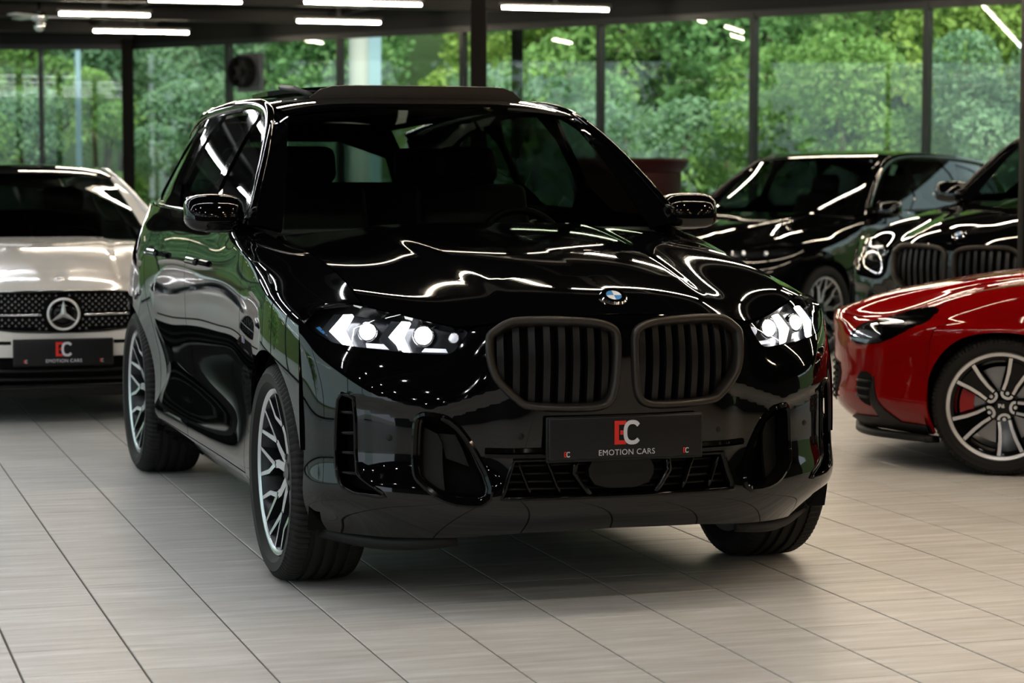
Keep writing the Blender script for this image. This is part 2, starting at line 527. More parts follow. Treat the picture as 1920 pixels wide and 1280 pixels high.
def arc(cv, a0, a1, n, r=.425, cz=.378):
    return [(cv + r * math.cos(math.radians(a0 + (a1 - a0) * i / (n - 1))), cz + r * math.sin(math.radians(a0 + (a1 - a0) * i / (n - 1)))) for i in range(n)]
def blob(mb, c, r, e=.6, n=20, mi=0, shear=0.0):
    v = []; f = []; sp = lambda x: math.copysign(abs(x) ** e, x)
    for i in range(n + 1):
        th = -PI / 2 + PI * i / n
        for k in range(2 * n):
            ph = PI * k / n
            x = sp(math.cos(th)) * sp(math.cos(ph)); y = sp(math.cos(th)) * sp(math.sin(ph)); z = sp(math.sin(th))
            v.append((c[0] + r[0] * x, c[1] + r[1] * y + shear * r[2] * z, c[2] + r[2] * z))
    for i in range(n):
        for k in range(2 * n):
            f.append((i * 2 * n + k, i * 2 * n + (k + 1) % (2 * n), (i + 1) * 2 * n + (k + 1) % (2 * n), (i + 1) * 2 * n + k))
    return mb.add(v, f, mi, True)

# lamp outline of the large SUV on the fascia (a, z)
LAMP = [(.935, .985), (.89, .990), (.83, .990), (.78, .982), (.722, .968), (.668, .955), (.607, .938), (.545, .923), (.492, .912),
        (.506, .890), (.522, .866), (.538, .847), (.555, .836), (.585, .834), (.64, .838), (.742, .846), (.852, .858), (.89, .865), (.94, .893), (1.01, .94), (.98, .968)]
KID = [(.445, .893), (.437, .91), (.385, .946), (.345, .956), (.238, .957), (.13, .953), (.07, .943), (.032, .925), (.018, .898), (.017, .852), (.02, .772),
       (.027, .712), (.042, .675), (.075, .656), (.132, .651), (.243, .653), (.322, .66), (.35, .672), (.425, .745), (.444, .805), (.447, .855)]
VENT = [(.883, .705), (.84, .692), (.832, .683), (.835, .452), (.818, .43), (.742, .377), (.775, .376), (.862, .386), (.888, .42), (.897, .488), (.892, .61)]
INTAKE = [(.65, .632), (.625, .645), (.522, .606), (.412, .362), (.572, .362), (.652, .43), (.662, .46), (.657, .60)]

def tyre_mesh(R, w, rr, n=96):
    """tread with grooves and shoulder blocks, sidewalls; axle along x, outer face at +x"""
    mb = MB(); hw = w / 2
    prof = [(rr, -hw * .78), (rr + .01, -hw * .86), (rr + (R - rr) * .45, -hw), (R - .028, -hw * .97), (R - .012, -hw * .90), (R - .003, -hw * .78)]
    for g in (-.46, -.16, .16, .46):
        prof += [(R, hw * (g - .07)), (R - .009, hw * (g - .05)), (R - .009, hw * (g + .05)), (R, hw * (g + .07))]
    prof += [(R - .003, hw * .78), (R - .012, hw * .90), (R - .028, hw * .97), (rr + (R - rr) * .62, hw * 1.005), (rr + (R - rr) * .58, hw), (rr + (R - rr) * .3, hw * .99), (rr + .01, hw * .86), (rr, hw * .78)]
    m = len(prof); v = []; f = []; N = n * 3
    for k in range(N):
        a = 2 * PI * (k + (.25 if k % 3 == 1 else 0)) / N
        cut = .007 if k % 3 == 0 else 0
        for j, (r, x) in enumerate(prof):
            if cut and (3 <= j <= 6 or m - 9 <= j <= m - 6): r -= cut
            v.append((x, r * math.cos(a), r * math.sin(a)))
    for k in range(N):
        for j in range(m - 1):
            f.append((k * m + j, k * m + j + 1, ((k + 1) % N) * m + j + 1, ((k + 1) % N) * m + j))
    return mb.add(v, f, 0, True)
def spoke(mb, pts, w0, w1, x0, x1, depth, mi=1, mis=0):
    """a bar in the wheel plane following pts (r, deg); bright face, dark flanks; x0 hub height, x1 rim height"""
    P = [np.array([r * math.cos(math.radians(a)), r * math.sin(math.radians(a))]) for r, a in pts]; n = len(P)
    L = []; Rr = []; H = []
    for i, p in enumerate(P):
        t = (P[min(i + 1, n - 1)] - P[max(i - 1, 0)]); t /= np.linalg.norm(t); s = np.array([-t[1], t[0]])
        q = i / (n - 1); w = w0 + (w1 - w0) * q; L.append(p + s * w / 2); Rr.append(p - s * w / 2); H.append(x0 + (x1 - x0) * q)
    v = []
    for i in range(n):
        v += [(H[i], *L[i]), (H[i], *Rr[i]), (H[i] - depth, *(P[i] + (Rr[i] - P[i]) * 1.5)), (H[i] - depth, *(P[i] + (L[i] - P[i]) * 1.5))]
    mb.add(v, [(4 * i, 4 * i + 1, 4 * i + 5, 4 * i + 4) for i in range(n - 1)], mi)
    mb.add(v, [(4 * i + k, 4 * i + (k + 1) % 4, 4 * i + 4 + (k + 1) % 4, 4 * i + 4 + k) for i in range(n - 1) for k in (1, 2, 3)] + [(0, 3, 2, 1), (4 * n - 4, 4 * n - 3, 4 * n - 2, 4 * n - 1)], mis)
def suv_wheel(R, w, rr):
    mb = MB()
    mb.lathe([(rr - .03, -w * .42), (rr, -w * .44), (rr - .025, -w * .3), (rr - .035, w * .25), (rr - .012, w * .40), (rr + .004, w * .43), (rr + .006, w * .40)], 'x', n=64)
    mb.lathe([(rr - .012, w * .40), (rr - .004, w * .425), (rr + .004, w * .43)], 'x', n=64, mi=1)
    mb.lathe([(0, w * .26), (.05, w * .26), (.075, w * .235), (.08, w * .1), (.08, -.02)], 'x', n=40)
    mb.lathe([(0, w * .285), (.03, w * .285), (.034, w * .26)], 'x', n=24)
    for g in range(5):
        th = 90 + 72 * g
        for s in (-1, 1):
            spoke(mb, [(.055, th + s * 14), (.13, th + s * 13), (.175, th + s * 17)], .034, .026, w * .25, w * .30, .045)
            spoke(mb, [(.165, th + s * 16.5), (rr - .01, th + s * 7)], .020, .013, w * .30, w * .40, .04)
            spoke(mb, [(.165, th + s * 16.5), (.20, th + s * 25), (rr - .01, th + s * 27)], .020, .013, w * .30, w * .40, .04)
        a = math.radians(th + 36)
        mb.lathe([(0, w * .27), (.011, w * .27), (.011, w * .2)], 'x', (0, .058 * math.cos(a), .058 * math.sin(a)), 8)
    return mb, [M_ALLOYDK, M_ALLOY]
def u_wheel(R, w, rr):
    mb = MB()
    mb.lathe([(rr - .03, -w * .42), (rr, -w * .44), (rr - .03, -w * .3), (rr - .045, w * .25), (rr - .03, w * .38)], 'x', n=64)
    mb.lathe([(rr - .030, w * .37), (rr - .016, w * .38)], 'x', n=72)
    mb.lathe([(rr - .016, w * .38), (rr - .014, w * .41), (rr, w * .43), (rr + .006, w * .40)], 'x', n=72, mi=1)
    mb.lathe([(0, w * .24), (.03, w * .25), (.07, w * .22), (.08, w * .1), (.08, -.02)], 'x', n=40)
    for g in range(5):
        th = 72 * g + 66
        spoke(mb, [(.05, th), (rr - .02, th)], .05, .095, w * .20, w * .34, .03, mi=0)
        P = []
        for s in (-1, 1):
            arm = [(rr - .02, th + s * 13.5), (.165, th + s * 12.5), (.115, th + s * 13.5), (.075, th + s * 19)]
            arm = [(r, th + s * (d - th) * s) for r, d in arm]
            spoke(mb, arm[::-1], .013, .017, w * .27, w * .395, .02)
        pts = [(math.hypot(.06 + .018 * -math.cos(q), .0245 * math.sin(q)), th + math.degrees(math.atan2(.0245 * math.sin(q), .06 + .018 * -math.cos(q)))) for q in np.linspace(-1.75, 1.75, 9)]
        spoke(mb, pts, .013, .013, w * .27, w * .27, .02)
        a = math.radians(th)
        mb.lathe([(0, w * .27), (.008, w * .27), (.010, w * .2)], 'x', (0, .064 * math.cos(a), .064 * math.sin(a)), 8, mi=1)
    nm = [(-.014, -.009), (-.008, -.009), (-.003, .002), (.001, -.009), (.014, -.009), (.011, .009), (.006, .009), (.002, -.001), (-.002, .009), (-.016, .009)]
    mb.prism(nm, lambda x, y, hh: (hh, x, y), w * .25, w * .265, 1)
    return mb, [M_GLOSSBLK, M_SILVER]
WHEEL_CACHE = {}
def wheel(root, kind, loc, R, w, rr, outward, caliper=M_PLASTIC):
    """wheel > tyre, brake_disc, brake_caliper"""
    key = (kind, R, w, rr, caliper.name)
    if key not in WHEEL_CACHE:
        mb, mats = (suv_wheel if kind == 'suv' else u_wheel)(R, w, rr)
        o = mb.build('wheel', mats, None, autosmooth=35)
        t = tyre_mesh(R, w, rr).build('tyre', M_RUBBER, o, autosmooth=30)
        d = MB().lathe([(.06, .0), (rr * .72, 0), (rr * .72, -.025), (.06, -.025)], 'x', n=40, closed=True).build('brake_disc', M_STEEL, o, autosmooth=30)
        c = MB()
        sg = [(rr * .78 * math.cos(q), rr * .78 * math.sin(q)) for q in np.linspace(PI * .86, PI * 1.14, 8)] + [(rr * .52 * math.cos(q), rr * .52 * math.sin(q)) for q in np.linspace(PI * 1.14, PI * .86, 8)]
        c.prism(sg, lambda x, y, hh: (hh, x, y), -.05, .035)
        cc = c.build('brake_caliper', caliper, o)
        WHEEL_CACHE[key] = (o, [t, d, cc]); new = o; kids = None
        new.parent = root
    else:
        o, ks = WHEEL_CACHE[key]
        new = o.copy(); link(new, root)
        for k in ks:
            q = k.copy(); link(q, new)
    new.location = loc
    new.rotation_euler = (0, 0, 0 if outward > 0 else PI)
    return new

def car_body(root, paint, W, h=.04, bumper_holes=(), bumper_mat=None, R=.378, tw=.275, wb=2.975, hub=.985, rr=.285, wheel_kind='suv', caliper=M_PLASTIC,
             screen=None, roof_mat=None, lamp=LAMP, trim=None, bh=.035):
    """panels shared by every car; W maps the large SUV's metres to this car's"""
    trim = trim or M_GLOSSBLK; screen = screen or M_WINDOW
    A = lambda f: (lambda p: W(f(p)))
    F, H, S, G, WS, RT, TL = map(A, (fascia, hood, side, greenhouse, windscreen, rooftop, tail))
    C = W.pt(0, 1.6, .75)
    kw = dict(center=C, h=h)
    # hood: front edge follows kidneys and lamps
    front = [(u, float(cVF(u)[0]) + .004) for u in np.linspace(0, .77, 26)]
    right = front + [(.772, -.40), (.772, -.1), (.775, .3), (.788, .62), (.79, .74)]
    rear = [(.70, .72), (.5, .69), (.25, .67), (0, .665)]
    half = right + rear
    poly = half + [(-u, v) for u, v in half[::-1] if abs(u) > 1e-6]
    panel('hood', rs(poly, h * .6), H, root, paint, center=C, h=h * .6)
    # bumper shell, full width, under lamps and hood
    lamp = np.array(lamp)
    up = [(u / 1.0, float(cZF(u)[0]) - .004) for u in np.linspace(0, .47, 14)]
    k0 = 8
    low = [tuple(p) for p in lamp[k0:20]]
    hs = up + [(a + .0, z - .003) for a, z in low] + [(1.018, .90), (1.018, .82), (1.018, .72), (1.018, .6), (1.018, .45), (1.018, .34), (1.015, .27), (1.0, .235), (.9, .225), (.75, .225), (.5, .235), (.3, .25), (0, .255)]
    poly = hs + [(-a, z) for a, z in hs[::-1] if abs(a) > 1e-6]
    panel('front_bumper', rs(poly, bh * .8), F, root, bumper_mat or paint, holes=bumper_holes, center=C, h=bh)
    for sg in (1, -1):
        Q = (lambda f: f) if sg > 0 else mir
        fo = arc(0, 163, -17, 30)[::-1] + [(-.404, .55), (-.40, .62), (-.393, .72), (-.372, .82), (-.342, .90), (-.325, .95), (-.335, 1.02), (-.355, 1.1), (-.40, 1.18), (-.452, 1.25)]
        fo += [(v, 1.25) for v in np.linspace(-.4, .70, 10)] + [(.66, 1.18), (.62, 1.1), (.60, 1.0), (.585, .8), (.57, .6), (.56, .4), (.553, .255)]
        panel('fender', rs(fo, h * .6), Q(S), root, paint, **kw)
        fd = [(.559, .305), (.576, .6), (.591, .8), (.606, 1.0), (.626, 1.1), (.666, 1.18), (.72, 1.25), (1.765, 1.25), (1.765, .305)]
        panel('front_door', rs(fd, h * .6), Q(S), root, paint, **kw)
        rd = [(1.771, .305), (1.771, 1.25), (2.655, 1.25), (2.664, 1.12), (2.655, 1.0), (2.615, .88), (2.535, .75), (2.475, .6), (2.465, .45), (2.49, .305)]
        panel('rear_door', rs(rd, h * .6), Q(S), root, paint, **kw)
        qp = [(2.661, 1.25), (2.670, 1.12), (2.661, 1.0), (2.621, .88), (2.541, .75), (2.481, .6), (2.471, .45), (2.49, .32), (2.52, .255)] + arc(2.975, 197, -14, 32) + [(3.7, .27), (3.90, .30), (3.96, .6), (3.95, .9), (3.93, 1.1), (3.90, 1.25)]
        panel('quarter_panel', rs(qp, h * .6), Q(S), root, paint, **kw)
        sl = [(.42, .20), (.42, .25), (.556, .30), (2.49, .30), (2.53, .25), (2.53, .20)]
        panel('side_sill', rs(sl, h * .6), Q(S), root, paint, **kw)
        # greenhouse frame with window openings
        gf = [(.83, 1.21), (1.4, 1.222), (2.2, 1.232), (3.0, 1.245), (3.85, 1.25), (3.80, 1.42), (3.72, 1.58), (3.3, 1.640), (2.6, 1.688), (2.0, 1.70), (1.65, 1.682), (1.42, 1.635), (1.2, 1.525), (1.0, 1.375), (.84, 1.235)]
        w1 = [(1.0, 1.236), (1.715, 1.243), (1.70, 1.652), (1.58, 1.636), (1.38, 1.562), (1.2, 1.438)]
        w2 = [(1.83, 1.244), (2.63, 1.256), (2.56, 1.645), (2.2, 1.660), (1.80, 1.656)]
        w3 = [(2.71, 1.258), (3.22, 1.275), (3.40, 1.33), (3.30, 1.48), (3.08, 1.575), (2.64, 1.636)]
        ws_ = [smooth2(q, .03, it=1) for q in (w1, w2, w3)]
        panel('window_frame', rs(gf, h * .7), Q(G), root, paint, holes=ws_, **kw)
        for nm, q, mt in (('side_window', ws_[0], screen), ('side_window', ws_[1], M_PRIVACY), ('quarter_window', ws_[2], M_PRIVACY)):
            panel(nm, q, Q(G), root, mt, thick=0, off=-.008, center=C, h=.12)
        # belt strip, window surround and roof rail
        v = np.linspace(.9, 3.4, 40); p = np.stack([v, 1.222 + .012 * np.clip(v - 1, 0, 9)], 1)
        mb = MB(); sweep(mb, off_fn(Q(G), .004, C)(p), grad_normals(Q(G), p) * sg, ring_prof(.022, .016)); mb.build('belt_strip', trim, root)
        top = smooth2([(.86, 1.25), (1.0, 1.375), (1.2, 1.525), (1.42, 1.635), (1.65, 1.682), (2.0, 1.70), (2.6, 1.688), (3.3, 1.640), (3.72, 1.58)], .05, False)
        mb = MB(); sweep(mb, off_fn(Q(G), .0, C)(top), grad_normals(Q(G), top) * sg, ring_prof(.055, .035)); mb.build('roof_rail', paint, root)
        # A-pillar cover between windscreen and frame
        bs = np.linspace(0, 1, 14)
        E1 = windscreen(np.stack([np.full(14, .705), bs * .7], 1))
        gv = [(.83, 1.215), (.92, 1.31), (1.0, 1.375), (1.2, 1.525), (1.42, 1.635), (1.55, 1.667)]
        gv = rs(gv, .02, False); gv = gv[np.linspace(0, len(gv) - 1, 14).astype(int)]
        E2 = greenhouse(gv)
        cE1 = [Curve(bs, E1[:, k]) for k in range(3)]; cE2 = [Curve(bs, E2[:, k]) for k in range(3)]
        def pil(p):
            s = p[:, 0] / .9; w = p[:, 1] / .1; a = np.stack([c(s) for c in cE1], 1); b = np.stack([c(s) for c in cE2], 1)
            return a * (1 - w)[:, None] + b * w[:, None] + np.array([.5, -.3, .3]) * (.05 * w * (1 - w))[:, None]
        panel('windscreen_pillar', rs([(0, 0), (.9, 0), (.9, .1), (0, .1)], .03), Q(A(pil)), root, paint, center=C, h=.03)
        # wheel arch liner and wheels
        for cv in (0, 2.975):
            pts = []
            for (vv, zz) in arc(cv, 200, -20, 24, .425):
                for u in (.60, .945): pts.append((sg * u, vv, zz))
            P = W(np.array(pts)); mb = MB()
            mb.add(P, [(2 * i, 2 * i + 1, 2 * i + 3, 2 * i + 2) for i in range(23)], 0, True)
            inner = [tuple(P[2 * i]) for i in range(24)]
            mb.add(inner, [tuple(range(24))])
            mb.build('wheel_arch_liner', M_DARK, root)
        for vy in (0, wb):
            wheel(root, wheel_kind, (sg * (hub - tw / 2), vy, R), R, tw, rr, sg, caliper)
        # door handles
        for vh in (1.50, 2.42):
            p0 = np.array([(vh + d, 1.045) for d in np.linspace(-.11, .11, 9)])
            mb = MB(); sweep(mb, off_fn(Q(S), .028, C)(p0), grad_normals(Q(S), p0) * sg, ring_prof(.03, .022)); mb.build('door_handle', paint, root)
        # mirror
        c0 = W.pt(sg * .985, .98, 1.255); k = W.us
        mb = MB(); blob(mb, c0, (.115 * k, .075 * k, .072 * k), .62, 14, shear=.15)
        m = mb.build('mirror_housing', paint, root)
        mb = MB(); mb.bbox((c0[0], c0[1] + .062 * k, c0[2] + .004), (.19 * k, .02, .115 * k), .009); mb.build('mirror_glass', M_CHROME, m)
        mb = MB(); q = W.pt(sg * .90, .98, 1.20); mb.bbox(((q[0] + c0[0]) / 2, q[1], (q[2] + c0[2]) / 2 - .03), (.16 * k, .06, .035), .012); mb.build('mirror_arm', trim, m)
        # tail lamp
        tlp = smooth2([(.36, 1.03), (.72, 1.06), (.78, 1.02), (.73, .93), (.38, .95)], .03, it=1)
        panel('tail_lamp', tlp, Q(TL), root, M_CALIPER, off=.004, center=C, h=.06)
    # glass front, roof, tail
    wsp = [(-.70, .004), (.70, .004), (.70, .696), (-.70, .696)]
    panel('windscreen', rs(wsp, .05), WS, root, screen, thick=0, center=C, h=.08)
    cw = W(windscreen(np.array([(a, -.004) for a in np.linspace(-.72, .72, 25)]))); mb = MB()
    sweep(mb, cw, np.tile([0, -.4, .9], (25, 1)), [(-.05, -.012), (.05, -.004), (.05, -.02), (-.05, -.03)]); mb.build('cowl_panel', M_PLASTIC, root)
    ff = [(u, 1.275 + .085 * (u / .62) ** 2) for u in np.linspace(-.615, .615, 21)]
    panel('roof', rs(ff + [(.615, 2.7), (.58, 3.25), (.52, 3.6), (.47, 3.82), (-.47, 3.82), (-.52, 3.6), (-.58, 3.25), (-.615, 2.7)], h), RT, root, roof_mat or paint, **kw)
    sp = [(-.47, 3.80), (.47, 3.80), (.43, 3.95), (-.43, 3.95)]
    panel('roof_spoiler', rs(sp, .05), A(lambda p: np.stack([p[:, 0], p[:, 1], 1.632 - .25 * (p[:, 1] - 3.8) - .05 * (p[:, 0] / .6) ** 2], 1)), root, paint, thick=.03, center=C, h=.08)
    rw = smooth2([(-.58, 1.22), (.58, 1.22), (.44, 1.56), (-.44, 1.56)], .05, it=1)
    panel('tailgate', rs([(-.80, .72), (.80, .72), (.78, 1.1), (.71, 1.25), (.49, 1.62), (-.49, 1.62), (-.71, 1.25), (-.78, 1.1)], .05), TL, root, paint, holes=[rw], center=C, h=max(h, .06))
    panel('rear_window', rw, TL, root, screen, thick=0, off=-.01, center=C, h=.12)
    panel('rear_bumper', rs([(-.80, .25), (.80, .25), (.80, .70), (-.80, .70)], .05), TL, root, paint, center=C, h=max(h, .06))
    # under the skin
    mb = MB()
    def blk(a, b):
        P = W(np.array([(x, y, z) for x in (a[0], b[0]) for y in (a[1], b[1]) for z in (a[2], b[2])]))
        mb.add(P, [(0, 1, 3, 2), (4, 6, 7, 5), (0, 4, 5, 1), (2, 3, 7, 6), (0, 2, 6, 4), (1, 5, 7, 3)])
    blk((-.59, -.62, .26), (.59, .62, .84)); blk((-.86, .56, .22), (.86, 2.42, .62)); blk((-.59, 2.4, .26), (.59, 3.86, .80)); blk((-.86, 3.42, .3), (.86, 3.84, .8))
    mb.build('underbody', M_DARK, root)
    # cabin: dashboard, steering wheel, seats
    mb = MB(); d = [(.62, 1.06), (.70, 1.15), (.95, 1.165), (1.12, 1.10), (1.16, .95), (1.1, .6), (.62, .6)]
    P = W(np.array([(s * .80, v, z) for s in (-1, 1) for v, z in d])); n = len(d)
    mb.add(P, [tuple(range(n)), tuple(range(n, 2 * n))[::-1]] + [(i, (i + 1) % n, n + (i + 1) % n, n + i) for i in range(n)]); mb.build('dashboard', M_SEAT, root)
    mb = MB(); c0 = W.pt(.37, 1.27, 1.085); ct, st = math.cos(.45), math.sin(.45)
    mb.tube([(c0[0] + .185 * math.cos(q), c0[1] + .185 * math.sin(q) * st, c0[2] + .185 * math.sin(q) * ct) for q in np.linspace(0, 2 * PI, 40, endpoint=False)], .017, 10, closed=True)
    mb.bbox((c0[0], c0[1], c0[2]), (.15, .06, .11), .02, rx=-.45)
    for dx in (-1, 1): mb.box((c0[0] + dx * .12, c0[1], c0[2]), (.13, .02, .035))
    mb.box((c0[0], c0[1] - .02, c0[2] - .1), (.05, .02, .14), rx=-.3); mb.build('steering_wheel', M_PLASTIC, root)
    for (su, sv, kind) in ((-.37, 1.62, 0), (.37, 1.62, 0), (0, 2.55, 1)):
        mb = MB(); c1 = W.pt(su, sv, .78); k = W.us
        wd = .50 * k if kind == 0 else 1.3 * k
        zb = W.pt(su, sv, .80)[2]; zt = W.pt(su, sv, 1.36)[2]
        mb.bbox((c1[0], c1[1], zb - .02), (wd, .5, .16), .05)
        mb.bbox((c1[0], c1[1] + .33, (zb + zt) / 2), (wd, .14, zt - zb), .05, rx=-.28)
        o = mb.build('front_seat' if kind == 0 else 'rear_seat', M_SEAT, root)
        for hx in ((0,) if kind == 0 else (-.42, .42)):
            hb = MB(); hb.bbox((c1[0] + hx * k, c1[1] + .45, zt + .075), (.27 * k, .11, .17), .05, rx=-.2)
            for px in (-.05, .05): hb.tube([(c1[0] + hx * k + px, c1[1] + .43, zt - .05), (c1[0] + hx * k + px, c1[1] + .45, zt + .05)], .007, 6)
            hb.build('headrest', M_SEAT, o)

# ---------------------------------------------------------------- logos, plates, badges
E_POLY = [[(0, 0), (.52, 0), (.52, .17), (.20, .17), (.20, .83), (.52, .83), (.52, 1), (0, 1)], [(.26, .41), (.40, .41), (.40, .59), (.26, .59)]]
def c_poly():
    o = []; sp = lambda x, e: math.copysign(abs(x) ** e, x)
    qs = np.linspace(math.radians(38), math.radians(322), 34)
    for q in qs: o.append((.80 + .40 * sp(math.cos(q), .8), .5 + .52 * sp(math.sin(q), .8)))
    for q in qs[::-1]: o.append((.80 + .235 * sp(math.cos(q), .8) + (.03 if math.cos(q) > .7 else 0), .5 + .345 * sp(math.sin(q), .8)))
    return o
def ec_logo(plate, fn, x, y, s, only_c=False):
    """fn(x,y,depth)->3D in plate coordinates; s is the letter height"""
    mb = MB()
    if not only_c:
        for q in E_POLY: mb.prism([(x + a * s, y + b * s) for a, b in q], fn, .0, .0015)
        mb.build('red_letter', M_LRED, plate)
    mb = MB(); C = c_poly(); n = len(C)
    m = n // 2; v = [fn(x + a * s, y + b * s, .0028) for a, b in C]
    mb.add(v, [(i, i + 1, n - 2 - i, n - 1 - i) for i in range(m - 1)]); mb.build('grey_letter', M_LGREY, plate)
def number_plate(root, c, w, h, tilt=0.0):
    """dealer plate facing the front (-v)"""
    mb = MB(); mb.bbox((c[0], c[1], c[2]), (w, .014, h), .006, rx=tilt)
    o = mb.build('number_plate', M_PLATE, root)
    fr = MB(); fr.bbox((c[0], c[1] + .010, c[2] - .003), (w + .012, .014, h + .012), .006, rx=tilt); fr.build('plate_holder', M_PLASTIC, o)
    fn = lambda x, y, d: (c[0] + x, c[1] - .0085 - d, c[2] + y)
    s = h * .56
    ec_logo(o, fn, -.60 * s + .003, -.165 * h, s)
    ec_logo(o, fn, -w * .405, -.42 * h, h * .125); ec_logo(o, fn, w * .37, -.42 * h, h * .125)
    text_mesh('EMOTION CARS', h * .19, lambda x, y: fn(x, y - .355 * h, .001), 'lettering', M_LGREY, o, 1.05)
    return o
def roundel(root, c, nrm, r=.041):
    """blue and white quartered badge with a dark ring"""
    n = Vector(nrm).normalized(); x = Vector((1, 0, 0)); x = (x - n * x.dot(n)).normalized(); y = n.cross(x)
    if y.z < 0: y = -y
    P = lambda a, b, d: tuple(Vector(c) + x * a + y * b + n * d)
    def disc(r0, r1, d0, d1, a0=0, a1=2 * PI, k=32):
        mb = MB(); q = np.linspace(a0, a1, k + 1); v = []
        for t in q: v += [P(r0 * math.cos(t), r0 * math.sin(t), d0), P(r1 * math.cos(t), r1 * math.sin(t), d1)]
        return mb.add(v, [(2 * i, 2 * i + 1, 2 * i + 3, 2 * i + 2) for i in range(k)], 0, True)
    b = disc(r * .60, r * .94, .005, .005).build('badge', M_GLOSSBLK, root)
    disc(r * .92, r * 1.04, .006, 0).build('chrome_rim', M_CHROME, b)
    disc(r * .58, r * .64, .006, .006).build('chrome_rim', M_CHROME, b)
    for i in range(4): disc(0, r * .59, .0055, .0055, i * PI / 2, (i + 1) * PI / 2, 8).build('badge_quarter', M_BLUE if i in (1, 3) else M_WHT, b)
    for ch, a in (('B', 128), ('M', 90), ('W', 52)):
        t = math.radians(a); ro = t - PI / 2
        text_mesh(ch, r * .36, lambda X, Y: P(r * .79 * math.cos(t) + X * math.cos(ro) - Y * math.sin(ro), r * .79 * math.sin(t) + X * math.sin(ro) + Y * math.cos(ro), .0065), 'badge_letter', M_CHROME, b)
    return b

